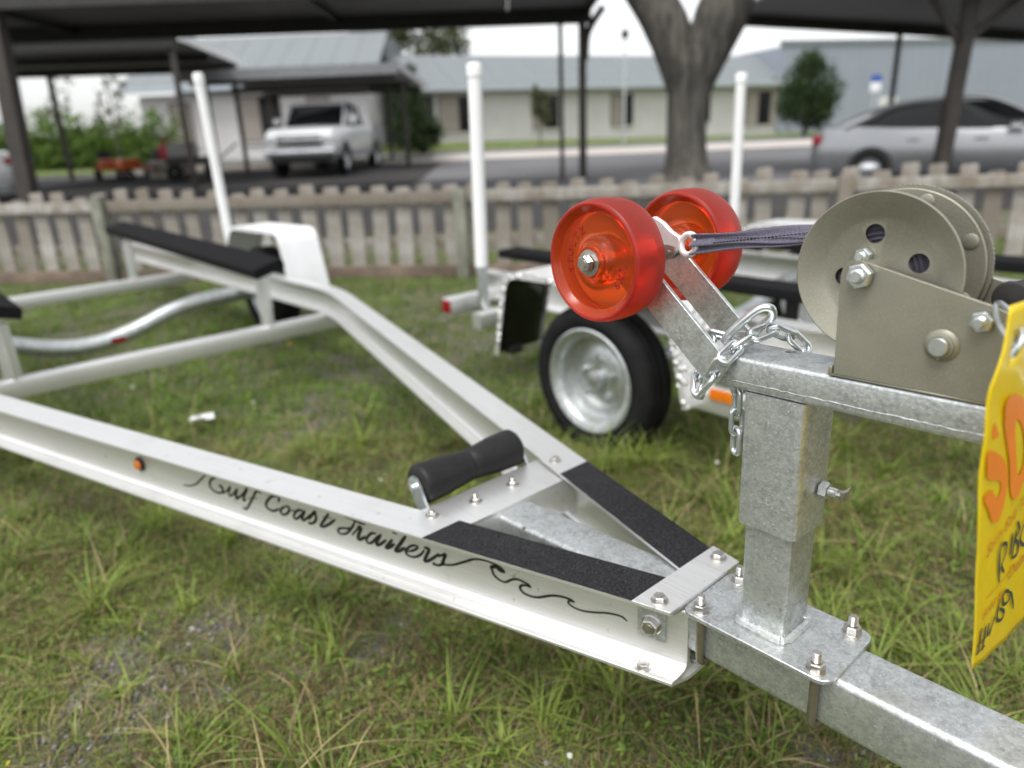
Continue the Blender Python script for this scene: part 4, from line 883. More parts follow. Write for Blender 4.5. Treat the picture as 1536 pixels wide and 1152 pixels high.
for y, z in ((17.7, 3.40), (20.5, 3.37), (23.4, 3.34)): beam('edge_beam', CE, (-17.5, y, z), (-7.2 - (y - 17.6) * .11, y, z - .11), .12, .20, DM)
for x, y in ((-7.35, 17.8), (-12.6, 17.8), (-7.9, 23.2), (-13.4, 23.3), (-16.8, 23.3)): column(CE, x, y, 3.2, .11, PB)
CB = empty('carport'); tag(CB, 'grey carport over the white pickup truck', 'carport')
roof_panels(CB, [(-8.5, 21.0, 2.95), (-2.78, 21.0, 2.93), (-2.78, 28.6, 2.86), (-8.5, 28.6, 2.88)], 5, .05, RU)
beam('front_fascia', CB, (-8.7, 20.95, 2.86), (-2.72, 20.95, 2.86), .08, .28, simple('grey_fascia', (.20, .205, .215), .5)); beam('side_fascia', CB, (-2.70, 21.0, 2.90), (-2.70, 28.6, 2.84), .06, .18, simple('grey_trim', (.36, .37, .385), .5))
for y in (21.4, 24.6, 27.8): beam('roof_beam', CB, (-8.5, y, 2.72), (-2.85, y, 2.70), .10, .16, DM)
for x, y in ((-2.92, 23.2), (-3.9, 26.6), (-8.2, 21.6), (-8.2, 27.4)): column(CB, x, y, 2.70, .16 if y < 23 else .13, PB)
CC = empty('carport'); tag(CC, 'sloping carport at upper right with a Y braced column in front of the silver sedan', 'carport')
roof_panels(CC, [(5.2, 11.6, 3.42), (14.5, 11.6, 2.58), (14.5, 17.6, 2.56), (5.2, 17.6, 3.38)], 7, .06, RU)
beam('edge_beam', CC, (5.2, 17.55, 3.27), (14.5, 17.55, 2.46), .14, .22, DM); beam('edge_beam', CC, (5.2, 11.7, 3.31), (14.5, 11.7, 2.48), .14, .22, DM)
mb = MB(); boxbeam(mb, (7.42, 12.6, 0), (7.53, 12.6, 3.12), .2, .2); mb.build('column', PB, CC)
for dx, zb in ((-1.0, 3.35), (1.05, 3.06)):
    mb = MB(); boxbeam(mb, (7.46, 12.6, 2.15), (7.5 + dx, 12.6, zb), .08, .09); mb.build('brace', PB, CC)
column(CC, 8.9, 17.4, 3.0, .09, PB); column(CC, 13.6, 12.6, 2.5, .18, PB)

# ------------------------------------------------------------------ buildings
def siding(name, col, sc, ax):
    m, t, p = mat(name); wv = t.nodes.new('ShaderNodeTexWave'); tc = t.nodes.new('ShaderNodeTexCoord'); wv.bands_direction = ax; wv.inputs['Scale'].default_value = sc
    t.links.new(tc.outputs['Object'], wv.inputs['Vector']); c = mixc(t, ramp(t, wv.outputs['Color'], [(0, (0, 0, 0)), (.15, (.2, .2, .2)), (.3, (0, 0, 0))]), col, tuple(q * .6 for q in col))
    c = mixc(t, ramp(t, noise(t, .6, 5), [(.4, (0, 0, 0)), (.7, (.25, .25, .25))]), c, tuple(q * .8 for q in col)); t.links.new(c, p.inputs['Base Color']); p.inputs['Roughness'].default_value = .6; return m
M['wall'] = simple('white_stucco', (.62, .60, .60), .8, 0, .06, .8); M['roofmetal'] = siding('grey_roof_metal', (.185, .205, .215), .5, 'X'); M['wh'] = siding('blue_grey_cladding', (.27, .295, .345), .45, 'X')
M['winframe'] = simple('brown_window_frame', (.09, .072, .06), .5); M['blind'] = simple('drawn_blind', (.33, .29, .26), .7); M['doorway'] = simple('dark_entry', (.022, .022, .024), .6)
def office(name, loc, rz, L, wall_h, roof, wins, label, base=-.4, door=None):
    """x along facade, -y to the street"""
    e = empty(name, loc, rz); tag(e, label, 'building')
    mb = MB(); mb.box((0, 0, base), (L, 7, wall_h)); mb.build('wall', M['wall'], e, smooth=0)
    for (x0, x1, z0, z1) in wins:
        mb = MB(); mb.box((x0, -.05, z0), (x1, -.003, z1)); w = mb.build('window', M['winframe'], e, smooth=0)
        k = max(1, round((x1 - x0) / .8))
        for i in range(k):
            mb = MB(); a = x0 + .06 + (x1 - x0 - .06) * i / k; b = x0 + (x1 - x0 - .06) * (i + 1) / k; mb.box((a, -.058, z0 + .06), (b, -.052, z1 - .06)); mb.build('pane', M['blind'] if i % 2 == 0 else M['glass'], w, smooth=0)
        mb = MB(); mb.box((x0 - .06, -.10, z0 - .08), (x1 + .06, -.004, z0 - .004)); mb.build('sill', M['wall'], w, smooth=0)
    if door:
        mb = MB(); mb.box((door[0], -.04, base), (door[1], -.003, door[2])); mb.build('entry', M['doorway'], e, smooth=0)
    k = 10
    for i in range(k):
        a, b = -.5 + (L + 1) * i / k, -.5 + (L + 1) * (i + 1) / k
        zf, yb, zb = roof; mb = MB(); mb.add([(a, -.7, zf), (b - .02, -.7, zf), (b - .02, yb, zb), (a, yb, zb), (a, -.7, zf - .08), (b - .02, -.7, zf - .08), (b - .02, yb, zb - .08), (a, yb, zb - .08)], [[0, 1, 2, 3], [7, 6, 5, 4], [0, 4, 5, 1], [1, 5, 6, 2], [2, 6, 7, 3], [3, 7, 4, 0]]); mb.build('roof_panel', M['roofmetal'], e, smooth=0)
    mb = MB(); mb.box((-.5, -.74, zf - .22), (L + .5, -.701, zf + .02)); mb.build('fascia', simple('pale_blue_fascia', (.40, .44, .48), .5), e, smooth=0)
    mb = MB(); mb.box((-.3, yb, base), (L + .3, yb + 6, zb - .1)); mb.build('upper_wall', M['roofmetal'], e, smooth=0)
    return e
RZ = math.atan2(.42, 1)
office('office_building', (-4.0, 34.9, .45), RZ, 22.5, 2.75, (2.75, 2.6, 4.32),
       [(1.2, 3.2, .75, 2.35), (6.0, 7.4, .75, 2.3), (10.4, 11.7, .75, 2.3), (15.2, 16.6, .75, 2.3), (19.0, 21.6, .5, 2.3)], 'long white office with grey metal roof beyond the oak trunk', door=(-.0, 1.0, 2.4))
LB = office('office_building', (-15.2, 32.6, .42), 0, 9.6, 2.7, (3.0, 4.4, 5.35), [(4.1, 5.9, .7, 2.55), (1.2, 2.1, .7, 2.4), (7.0, 8.0, .9, 2.4)], 'white office wing with big grey roof behind the pickup truck')
WHB = empty('warehouse', (15.6, 43.0, .3), RZ * .55); tag(WHB, 'tall blue grey metal warehouse at the right behind the sedan', 'building')
for i in range(9):
    mb = MB(); mb.box((i * 2.6, 0, -.4), (i * 2.6 + 2.585, .12, 4.75 + .05 * (i % 2))); mb.build('wall_panel', M['wh'], WHB, smooth=0)
mb = MB(); mb.box((.05, .13, -.4), (23.3, 12, 4.7)); mb.build('wall', M['wh'], WHB, smooth=0)
mb = MB(); mb.box((-.1, -.08, 4.72), (23.5, .125, 4.98)); mb.build('gutter', M['roofmetal'], WHB, smooth=0)
mb = MB(); mb.box((6.5, -.10, -.4), (7.7, -.005, 1.9)); mb.build('door', M['wall'], WHB, smooth=0)

# ------------------------------------------------------------------ vehicles
def carpaint(name, col, metal):
    m, t, p = mat(name); p.inputs['Base Color'].default_value = (*col, 1); p.inputs['Metallic'].default_value = metal; p.inputs['Roughness'].default_value = .32; p.inputs['Coat Weight'].default_value = .8; p.inputs['Coat Roughness'].default_value = .05
    n = noise(t, 1.5, 3); t.links.new(ramp(t, n, [(.3, (.28,) * 3), (.7, (.38,) * 3)]), p.inputs['Roughness']); return m
M['silver'] = carpaint('silver_paint', (.25, .258, .27), .6); M['truckwhite'] = carpaint('white_truck_paint', (.70, .71, .73), .1); M['chrome'] = simple('chrome', (.60, .61, .63), .2, .95, .05); M['lamp'] = simple('clear_lamp', (.62, .63, .65), .1, .3); M['blackplastic'] = simple('black_trim', (.02, .02, .021), .6)
def loft(mb, secs):
    """secs: list of (x, [(y,z)...half section from bottom to top centre])"""
    n = len(secs[0][1]); vs = []
    for x, h in secs:
        vs += [(x, y, z) for y, z in h] + [(x, -y, z) for y, z in h[::-1]]
    m2 = 2 * n; fs = [[i * m2 + j, i * m2 + (j + 1) % m2, (i + 1) * m2 + (j + 1) % m2, (i + 1) * m2 + j] for i in range(len(secs) - 1) for j in range(m2)]
    fs += [list(range(m2))[::-1], list(range((len(secs) - 1) * m2, len(secs) * m2))]; mb.add(vs, fs)
def car_wheel(e, x, y, s, R):
    w = empty('wheel'); w.parent = e; w.location = (x, y, R)
    mb = MB(); h = .11; mb.lathe([(R * .62, -h), (R * .9, -h), (R, -h * .7), (R, h * .7), (R * .9, h), (R * .62, h)], (0, 0, 0), (0, 1, 0), 32); mb.build('tyre', M['tyre'], w)
    mb = MB(); mb.lathe([(R * .64, s * h * .85), (R * .60, s * h * .95), (R * .54, s * h * .7), (R * .25, s * h * .75), (R * .16, s * h * .95), (0, s * h)], (0, 0, 0), (0, 1, 0), 28); mb.build('rim', M['chrome'], w)
def sedan(name, loc, rz, m, label, cat='car'):
    """x forward, origin mid-wheelbase on ground"""
    e = empty(name, loc, rz); tag(e, label, cat); W = .90
    def sec(x, zt, w=1.0, zb=.22): return (x, [(W * w * .86, zb), (W * w * .97, zb + .14), (W * w, .58), (W * w * .985, min(zt - .02, .80)), (W * w * .90, zt), (0, zt + .03)])
    mb = MB(); loft(mb, [sec(-2.38, .86, .80, .42), sec(-2.32, .95, .88, .34), sec(-2.15, 1.03, .95), sec(-1.7, 1.04, 1), sec(-.9, .99, 1), sec(0, .96, 1), sec(.8, .95, 1), sec(1.2, .93, 1), sec(1.8, .86, .97), sec(2.15, .76, .90, .30), sec(2.32, .64, .80, .36)]); mb.build('body', m, e, smooth=40)
    mb = MB(); g = []
    for x, zt, wt, wb in ((-1.90, 1.03, .70, .76), (-1.08, 1.375, .62, .80), (-.3, 1.455, .63, .82), (.35, 1.41, .62, .82), (1.22, .95, .70, .78)): g.append((x, [(wb, .93), (wb * .99, .96), (wt + .02, zt - .03), (wt - .05, zt), (0, zt + .015)]))
    loft(mb, g); mb.build('greenhouse', M['glass'], e, smooth=40)
    mb = MB(); g = []
    for x, zt, wt in ((-1.18, 1.385, .625), (-.3, 1.468, .645), (.38, 1.424, .62)): g.append((x, [(wt + .015, zt - .06), (wt + .012, zt - .012), (wt - .06, zt + .006), (0, zt + .022)]))
    loft(mb, g); mb.build('roof', m, e, smooth=40)
    for s in (-1, 1):
        mb = MB(); mb.tube(catmull([(-1.86, s * .74, 1.02), (-1.45, s * .72, 1.20), (-1.10, s * .67, 1.355), (-.3, s * .652, 1.448), (.36, s * .64, 1.405), (1.26, s * .72, .96)], 6), [float(np.interp(i / 30, [0, .2, .42, 1], [.10, .10, .045, .035])) for i in range(31)], 8); mb.build('roof_pillar', m, e)
        mb = MB(); boxbeam(mb, (-.18, s * .80, .93), (-.22, s * .655, 1.43), .02, .06); mb.build('door_pillar', M['blackplastic'], e)
        mb = MB(); mb.box((.62, s * .83 - .09, .96), (.80, s * .83 + .14 * s + .03, 1.07), .03); mb.build('mirror', m, e)
        for x in (-.75, .25):
            mb = MB(); mb.box((x - .10, s * .90 - .02, .80), (x + .10, s * .90 + .02, .825), .006); mb.build('door_handle', m, e)
        mb = MB(); mb.box((-2.37, s * .62 - .20, .76), (-2.20, s * .62 + .20, .92), .03); mb.build('tail_lamp', M['red_lens'], e)
        mb = MB(); mb.box((2.00, s * .62 - .18, .62), (2.24, s * .62 + .18, .74), .03); mb.build('headlight', M['lamp'], e)
        for x in (-1.38, 1.38):
            mb = MB(); mb.lathe([(.375, -.002), (.375, .02), (.30, .022)], (x, s * .885, .33), (0, s, 0), 28); mb.build('wheel_arch', M['blackplastic'], e); car_wheel(e, x, s * .80, s, .325)
    return e
sedan('parked_sedan', (8.12, 13.30, gz(13) - .17), math.atan2(-.47, .88), M['silver'], 'silver sedan with dark windows parked at the right beyond the fence')
sedan('parked_car', (-13.7, 17.0, gz(17)), math.radians(205), M['truckwhite'], 'white car at the far left edge beside the leaning column')
def pickup(loc, rz):
    e = empty('pickup_truck', loc, rz); tag(e, 'white pickup truck with chrome grille parked under the grey carport', 'truck'); m = M['truckwhite']; W = 1.0
    def sec(x, zt, w=1., zb=.45): return (x, [(W * w * .90, zb), (W * w * .98, zb + .15), (W * w, .85), (W * w * .985, zt - .10), (W * w * .92, zt), (0, zt + .03)])
    mb = MB(); loft(mb, [sec(-2.95, 1.30, .95, .55), sec(-2.9, 1.33, .98), sec(-.85, 1.33, 1), sec(-.8, 1.30, 1), sec(.9, 1.28, 1), sec(1.2, 1.30, .98), sec(2.2, 1.25, .97), sec(2.6, 1.18, .95, .55), sec(2.72, 1.05, .92, .58)]); mb.build('body', m, e, smooth=40)
    mb = MB(); g = []
    for x, zt, wt, wb in ((-.86, 1.32, .80, .90), (-.72, 1.88, .74, .90), (.2, 1.94, .75, .91), (.62, 1.90, .74, .91), (1.32, 1.30, .82, .90)): g.append((x, [(wb, 1.27), (wb, 1.31), (wt + .02, zt - .05), (wt - .06, zt), (0, zt + .02)]))
    loft(mb, g); mb.build('cab_glass', M['glass'], e, smooth=40)
    mb = MB(); g = []
    for x, zt, wt in ((-.80, 1.87, .745), (.2, 1.95, .765), (.66, 1.905, .75)): g.append((x, [(wt, zt - .05), (wt + .015, zt - .02), (wt - .06, zt + .008), (0, zt + .03)]))
    loft(mb, g); mb.build('cab_roof', m, e, smooth=40)
    mb = MB(); mb.box((2.66, -.62, .80), (2.78, .62, 1.08), .04); gr = mb.build('grille', M['chrome'], e)
    for z in (.86, .94, 1.02):
        mb = MB(); mb.box((2.765, -.56, z - .02), (2.788, .56, z + .015)); mb.build('grille_slot', M['blackplastic'], gr)
    mb = MB(); mb.box((2.60, -.95, .52), (2.86, .95, .76), .05); mb.build('bumper', M['chrome'], e)
    mb = MB(); mb.box((2.55, -.85, .36), (2.76, .85, .52), .04); mb.build('air_dam', M['blackplastic'], e)
    for s in (-1, 1):
        mb = MB(); mb.box((2.52, s * .78 - .15, .86), (2.74, s * .78 + .15, 1.06), .04); mb.build('headlight', M['lamp'], e)
        mb = MB(); mb.tube([(.66, s * .755, 1.90), (1.34, s * .84, 1.30)], .035, 8); mb.build('windscreen_pillar', m, e)
        mb = MB(); mb.tube([(-.10, s * .79, 1.90), (-.12, s * .915, 1.30)], .04, 8); mb.build('door_pillar', m, e)
        mb = MB(); mb.box((1.02, s * 1.08 - .11, 1.32), (1.16, s * 1.08 + .11, 1.55), .03); mb.build('mirror', M['chrome'], e)
        for x in (-1.85, 1.80):
            mb = MB(); mb.lathe([(.46, -.01), (.46, .025), (.38, .03)], (x, s * .985, .42), (0, s, 0), 28); mb.build('wheel_arch', M['blackplastic'], e); car_wheel(e, x, s * .87, s, .40)
    return e
pickup((-5.15, 22.6, gz(22.0)), math.atan2(-1, -.06))

# ------------------------------------------------------------------ small street things
SL = empty('lamp_post', (5.4, 33.5, gz(33.5))); tag(SL, 'slim street lamp post in front of the office roof left of the oak', 'lamp post')
mb = MB(); mb.tube([(0, 0, 0), (0, 0, 4.2)], [.07, .045], 10); mb.build('pole', M['galv'], SL)
mb = MB(); mb.lathe([(0, 0), (.09, .02), (.17, .12), (.15, .30), (.05, .40), (0, .42)], (0, 0, 4.2), (0, 0, 1), 14); mb.build('lantern', M['dark_metal'], SL)
SG = empty('parking_sign', (11.7, 24.0, gz(24))); tag(SG, 'small blue and white parking sign on a post left of the sedan roof', 'sign')
mb = MB(); mb.tube([(0, 0, 0), (0, 0, 2.1)], .03, 8); mb.build('post', M['galv'], SG)
mb = MB(); mb.box((-.16, -.05, 1.62), (.16, -.03, 1.90), .005); mb.build('white_panel', M['white_paint'], SG)
mb = MB(); mb.box((-.16, -.05, 1.905), (.16, -.03, 2.12), .005); mb.build('blue_panel', simple('sign_blue', (.03, .09, .35), .4), SG)
MO = simple('mower_orange', (.60, .12, .02), .4); MR = simple('fuel_can_red', (.45, .02, .03), .4)
def mower(loc, rz, label):
    e = empty('yard_machine', loc, rz); tag(e, label, 'machine', None); e.scale = (.72, .72, .80)
    mb = MB(); mb.box((.2, -.30, .35), (1.0, .30, .75), .08); mb.build('hood', MO, e)
    mb = MB(); mb.box((-.6, -.45, .32), (.2, .45, .46), .05); mb.build('deck', MO, e)
    mb = MB(); mb.box((-.55, -.25, .50), (-.1, .25, .62), .05); mb.build('seat', M['blackplastic'], e)
    mb = MB(); mb.box((-.68, -.25, .58), (-.55, .25, 1.05), .05); mb.build('backrest', M['blackplastic'], e)
    mb = MB(); mb.tube([(.15, 0, .6), (0, 0, .98)], .02, 8); mb.lathe([(.16, 0), (.18, .012), (.16, .024)], (0, 0, .98), (-.4, 0, 1), 18); mb.build('steering_wheel', M['blackplastic'], e)
    for x, y, R in ((-.45, .42, .26), (-.45, -.42, .26), (.75, .35, .19), (.75, -.35, .19)):
        mb = MB(); mb.lathe([(R * .4, -.09), (R * .9, -.09), (R, -.05), (R, .05), (R * .9, .09), (R * .4, .09)], (x, y, R), (0, 1, 0), 20); mb.build('wheel', M['tyre'], e)
    return e
mower((-12.2, 23.2, gz(23)), math.radians(-60), 'left of two orange and black yard machines under the far left carport'); mower((-10.9, 22.8, gz(23)), math.radians(-130), 'right of two orange and black yard machines, nearer the red container')
FC = empty('red_container', (-9.9, 22.4, gz(22.4))); tag(FC, 'red container on a grey crate under the far left carport', 'container')
mb = MB(); mb.box((-.22, -.16, .52), (.22, .16, .98), .06); mb.build('can', MR, FC)
mb = MB(); mb.tube([(-.12, 0, .95), (-.12, 0, 1.1), (.12, 0, 1.1), (.12, 0, .95)], .025, 8); mb.build('handle', MR, FC)
CR = empty('storage_crate', (-9.9, 22.4, gz(22.4))); tag(CR, 'grey slatted crate under the red container', 'crate')
for z in (.03, .20, .37):
    for s in (-1, 1):
        mb = MB(); mb.box((-.5, s * .3 - .015, z), (.5, s * .3 + .015, z + .13)); mb.build('slat', M['oldwood'], CR); mb = MB(); mb.box((s * .5 - .012, -.28, z), (s * .5 + .012, .28, z + .13)); mb.build('slat', M['oldwood'], CR)
mb = MB(); mb.box((-.52, -.32, .505), (.52, .32, .518)); mb.build('lid', M['galv'], CR)
UT = empty('utility_cart', (-8.9, 21.6, gz(21.6)), .4); tag(UT, 'dark utility cart standing left of the pickup truck', 'cart')
mb = MB(); mb.box((-.7, -.45, .42), (.7, .45, .62), .03); mb.build('tray', M['dark_metal'], UT); mb = MB(); mb.box((-.6, -.35, .63), (.2, .35, 1.0), .05); mb.build('load', simple('grey_tarp', (.30, .29, .29), .8), UT)
for x in (-.5, .5):
    for y in (-.4, .4): mb = MB(); mb.lathe([(.05, -.05), (.2, -.05), (.22, 0), (.2, .05), (.05, .05)], (x, y, .22), (0, 1, 0), 18); mb.build('wheel', M['tyre'], UT)
mb = MB(); mb.tube([(.7, 0, .5), (1.3, 0, .95)], .025, 8); mb.build('drawbar', M['dark_metal'], UT)
PS = MB(); pv = []
for i in range(7):
    for j in range(7): pv.append((-.10 + i * .033 + rnd.uniform(-.01, .01), -.05 + j * .018 + rnd.uniform(-.006, .006), .03 + rnd.uniform(0, .045)))
PS.add(pv, [[i * 7 + j, i * 7 + j + 1, (i + 1) * 7 + j + 1, (i + 1) * 7 + j] for i in range(6) for j in range(6)])
o = PS.build('paper_scrap', M['white_paint'], None, smooth=0); sm = o.modifiers.new('thick', 'SOLIDIFY'); sm.thickness = .002; o.scale = (.45, .45, .6); o.location = (-1.28, 2.75, .03); o.rotation_euler = (0, 0, .5); tag(o, 'crumpled white paper scrap lying in the grass inside the trailer frame', 'paper')
# ------------------------------------------------------------------ vegetation
def leafmat(name, lo, hi, tr=.3):
    m, t, p = mat(name)
    at = t.nodes.new('ShaderNodeAttribute'); at.attribute_name = 'shade'
    c = ramp(t, at.outputs['Fac'], [(0, lo), (1, hi)]); t.links.new(c, p.inputs['Base Color']); p.inputs['Roughness'].default_value = .55; p.inputs['Specular IOR Level'].default_value = .3
    tl = t.nodes.new('ShaderNodeBsdfTranslucent'); t.links.new(c, tl.inputs[0]); mx = t.nodes.new('ShaderNodeMixShader'); mx.inputs[0].default_value = tr
    out = t.nodes['Material Output']; t.links.new(p.outputs[0], mx.inputs[1]); t.links.new(tl.outputs[0], mx.inputs[2]); t.links.new(mx.outputs[0], out.inputs[0]); return m
def np_mesh(name, verts, faces_n, loops, mat_, shade=None, parent=None, cols=None):
    me = bpy.data.meshes.new(name); nv = len(verts); nf = len(loops) // faces_n
    me.vertices.add(nv); me.vertices.foreach_set('co', verts.astype(np.float32).ravel())
    me.loops.add(len(loops)); me.loops.foreach_set('vertex_index', loops.astype(np.int32))
    me.polygons.add(nf); me.polygons.foreach_set('loop_start', np.arange(0, nf * faces_n, faces_n, dtype=np.int32)); me.polygons.foreach_set('loop_total', np.full(nf, faces_n, dtype=np.int32))
    me.update(calc_edges=True); me.materials.append(mat_)
    if shade is not None:
        a = me.attributes.new('shade', 'FLOAT', 'POINT'); a.data.foreach_set('value', shade.astype(np.float32))
    if cols is not None:
        a = me.attributes.new('tint', 'FLOAT_COLOR', 'POINT'); a.data.foreach_set('color', np.concatenate([cols, np.ones((len(cols), 1))], 1).astype(np.float32).ravel())
    return link(name, me, parent)
def leaves(centres, size, rg):
    n = len(centres); d = rg.normal(size=(n, 3)); d /= np.linalg.norm(d, axis=1)[:, None]; e = np.cross(d, rg.normal(size=(n, 3))); e /= np.linalg.norm(e, axis=1)[:, None]
    s = size * rg.uniform(.6, 1.3, (n, 1)); a = d * s; b = e * s * .5
    v = np.stack([centres - a, centres + b, centres + a, centres - b], 1).reshape(-1, 3); return v
def crown(parent, blobs, n, size, m, seed, name='crown'):
    rg = np.random.default_rng(seed); C = []
    tot = sum(b[3] * b[3] for b in blobs)
    for x, y, z, r, sq in blobs:
        k = int(n * r * r / tot); clump = rg.normal(size=(max(6, k // 40), 3)); clump /= np.linalg.norm(clump, axis=1)[:, None]; clump *= rg.uniform(.55, 1.0, (len(clump), 1)) * r
        c = clump[rg.integers(0, len(clump), k)] + rg.normal(size=(k, 3)) * r * .17; c[:, 2] *= sq; C.append(c + np.array([x, y, z]))
    C = np.concatenate(C); v = leaves(C, size, rg); sh = np.repeat(rg.uniform(0, 1, len(C)), 4)
    return np_mesh(name, v, 4, np.arange(len(v)), m, sh, parent)
LG = leafmat('dark_leaf', (.018, .034, .012), (.050, .085, .024)); LG2 = leafmat('hedge_leaf', (.065, .125, .022), (.17, .26, .05)); LG3 = leafmat('olive_leaf', (.050, .065, .028), (.13, .14, .06))
def bark():
    m, t, p = mat('oak_bark'); n = noise(t, 1, 6, 'Object', (7, 7, 1.3), None, .7); n2 = noise(t, 3, 5)
    c = ramp(t, n, [(.36, (.030, .027, .023)), (.62, (.135, .125, .108))]); c = mixc(t, ramp(t, n2, [(.5, (0, 0, 0)), (.75, (.6, .6, .6))]), c, (.085, .085, .07)); t.links.new(c, p.inputs['Base Color']); p.inputs['Roughness'].default_value = .95; bump(t, p, n, 1.0, .08); return m
M['bark'] = bark()
OK = empty('oak_tree', (3.5, 14.3, .1)); tag(OK, 'big grey oak with forked trunk standing beyond the fence', 'tree')
mb = MB(); mb.tube(catmull([(.02, 0, -.1), (.01, 0, .12), (0, 0, .5), (-.02, 0, 1.1), (0, 0, 1.7), (.0, 0, 2.05), (-.02, 0, 2.35)], 4), [.62, .60, .56, .54, .50, .46, .42, .40, .385, .375, .37, .365, .365, .37, .375, .385, .40, .41, .42, .43, .44, .44, .42, .40, .36], 18)
trk = mb.build('trunk', M['bark'], OK, smooth=60)
for pts, rr in (([(-.06, 0, 1.35), (-.16, 0, 1.95), (-.44, .1, 2.75), (-.90, .3, 3.5), (-1.6, .5, 4.5), (-2.4, .8, 5.6)], (.26, .36, .41, .37, .26, .15)), ([(.06, 0, 1.35), (.18, 0, 1.95), (.50, -.05, 2.8), (.80, -.1, 3.6), (1.1, -.2, 4.8), (1.4, -.3, 6.2)], (.26, .38, .48, .43, .30, .17))):
    c = catmull(pts, 5); mb = MB(); mb.tube(c, [float(np.interp(i / 5, range(6), rr)) for i in range(len(c))], 16); mb.build('limb', M['bark'], OK, smooth=60)
crown(OK, [(-2.6, 1, 7.0, 2.4, .7), (.2, .5, 7.6, 2.6, .7), (2.2, -.2, 7.2, 2.3, .7)], 9000, .11, LG, 3)
def bushy(name, loc, blobs, n, size, m, label, seed, trunk=None, cat='tree'):
    e = empty(name, loc); tag(e, label, cat)
    if trunk: mb = MB(); mb.tube([(0, 0, -.1), (trunk[2] if len(trunk) > 2 else 0, 0, trunk[0])], [trunk[1], trunk[1] * .5], 8); mb.build('trunk', M['bark'], e)
    crown(e, blobs, n, size, m, seed, 'crown' if cat == 'tree' else 'foliage'); return e
bushy('round_tree', (13.3, 33.2, .45), [(0, 0, 2.0, 1.15, 1.15), (-.5, -.2, 1.5, .9, 1), (.55, -.1, 1.45, .9, 1), (0, -.2, 2.7, .7, 1), (.2, -.3, 1.0, .9, .8)], 9000, .085, LG, 'dense round dark green tree between the office and the warehouse', 5, (1.6, .12))
bushy('young_tree', (1.7, 33.6, .45), [(0, 0, 1.75, .45, 1.3), (.1, 0, 1.35, .4, 1), (-.1, 0, 2.2, .3, 1.2)], 1500, .07, LG3, 'slim young tree on the lawn before the office windows', 6, (1.6, .04))
bushy('evergreen_shrub', (-3.7, 31.2, .42), [(0, 0, 1.0, .9, 1.2), (-.2, 0, 2.0, .7, 1.3), (.1, 0, 2.7, .45, 1.3), (.5, 0, .7, .7, 1)], 6000, .08, LG, 'tall dark evergreen shrub right of the pickup carport', 8, None, 'shrub')
bushy('background_tree', (-4.5, 46, .5), [(0, 0, 6.4, 2.0, .8), (-2.4, 0, 6.2, 1.8, .8), (1.6, .5, 5.6, 1.3, .8)], 5000, .14, LG3, 'tree crown showing above the office roof below the carport beam', 9, (5.5, .25))
HG = empty('hedge', (-19.5, 30.5, .35)); tag(HG, 'tall green vine covered hedge at the left', 'hedge')
crown(HG, [(x, rnd.uniform(-.3, .3), z, .95, 1) for x in np.arange(-9, 6.2, 1.0) for z in (.25, .75, 1.15 + rnd.uniform(-.15, .2))], 26000, .10, LG2, 12, 'foliage')
mb = MB(); mb.box((-9, .1, -.3), (6, .4, 1.2)); mb.build('inner_branches', simple('dark_twigs', (.05, .06, .025), .9), HG)  # plain dark green core box inside the leaves
for k, (x, h) in enumerate(((-16.3, 3.6), (-14.4, 3.3))):
    bushy('slender_tree', (x, 28.5, .33), [(0, 0, h * .72, .5, 1.4), (.35, 0, h * .88, .38, 1.1), (-.3, 0, h * .58, .35, 1), (.1, 0, h, .3, 1)], 240, .09, LG3, ('left' if k == 0 else 'right') + ' slender sparse tree rising over the hedge', 20 + k, (h, .05))
ms = MB(); ms.lathe([(1.9, 0), (1.3, .35), (.6, .55), (0, .6)], (15.6, 32.0, .42), (0, 0, 1), 20); o = ms.build('mulch_mound', simple('brown_mulch', (.16, .095, .055), .95, 0, .3, 6, .6, 12)); tag(o, kind='structure')

# ---- near grass: individual blades, one mass
def vnoise(x, y, s, seed):
    r = np.random.default_rng(seed); g = r.uniform(0, 1, (64, 64)); u, v = x * s, y * s
    i, j = np.floor(u).astype(int), np.floor(v).astype(int); fu, fv = u - i, v - j; fu = fu * fu * (3 - 2 * fu); fv = fv * fv * (3 - 2 * fv)
    G = lambda a, b: g[a % 64, b % 64]
    return (G(i, j) * (1 - fu) + G(i + 1, j) * fu) * (1 - fv) + (G(i, j + 1) * (1 - fu) + G(i + 1, j + 1) * fu) * fv
def cover(x, y):
    n = .5 * vnoise(x, y, 2.2, 1) + .3 * vnoise(x, y, 6.5, 2) + .2 * vnoise(x, y, 17, 3)
    return n
def scatter(n, y0, y1, rg, pw=1.0):
    y = y0 + (y1 - y0) * rg.uniform(0, 1, n * 2) ** pw; hw = .85 + y * .86; x = rg.uniform(-1, 1, n * 2) * hw
    return x[:n], y[:n]
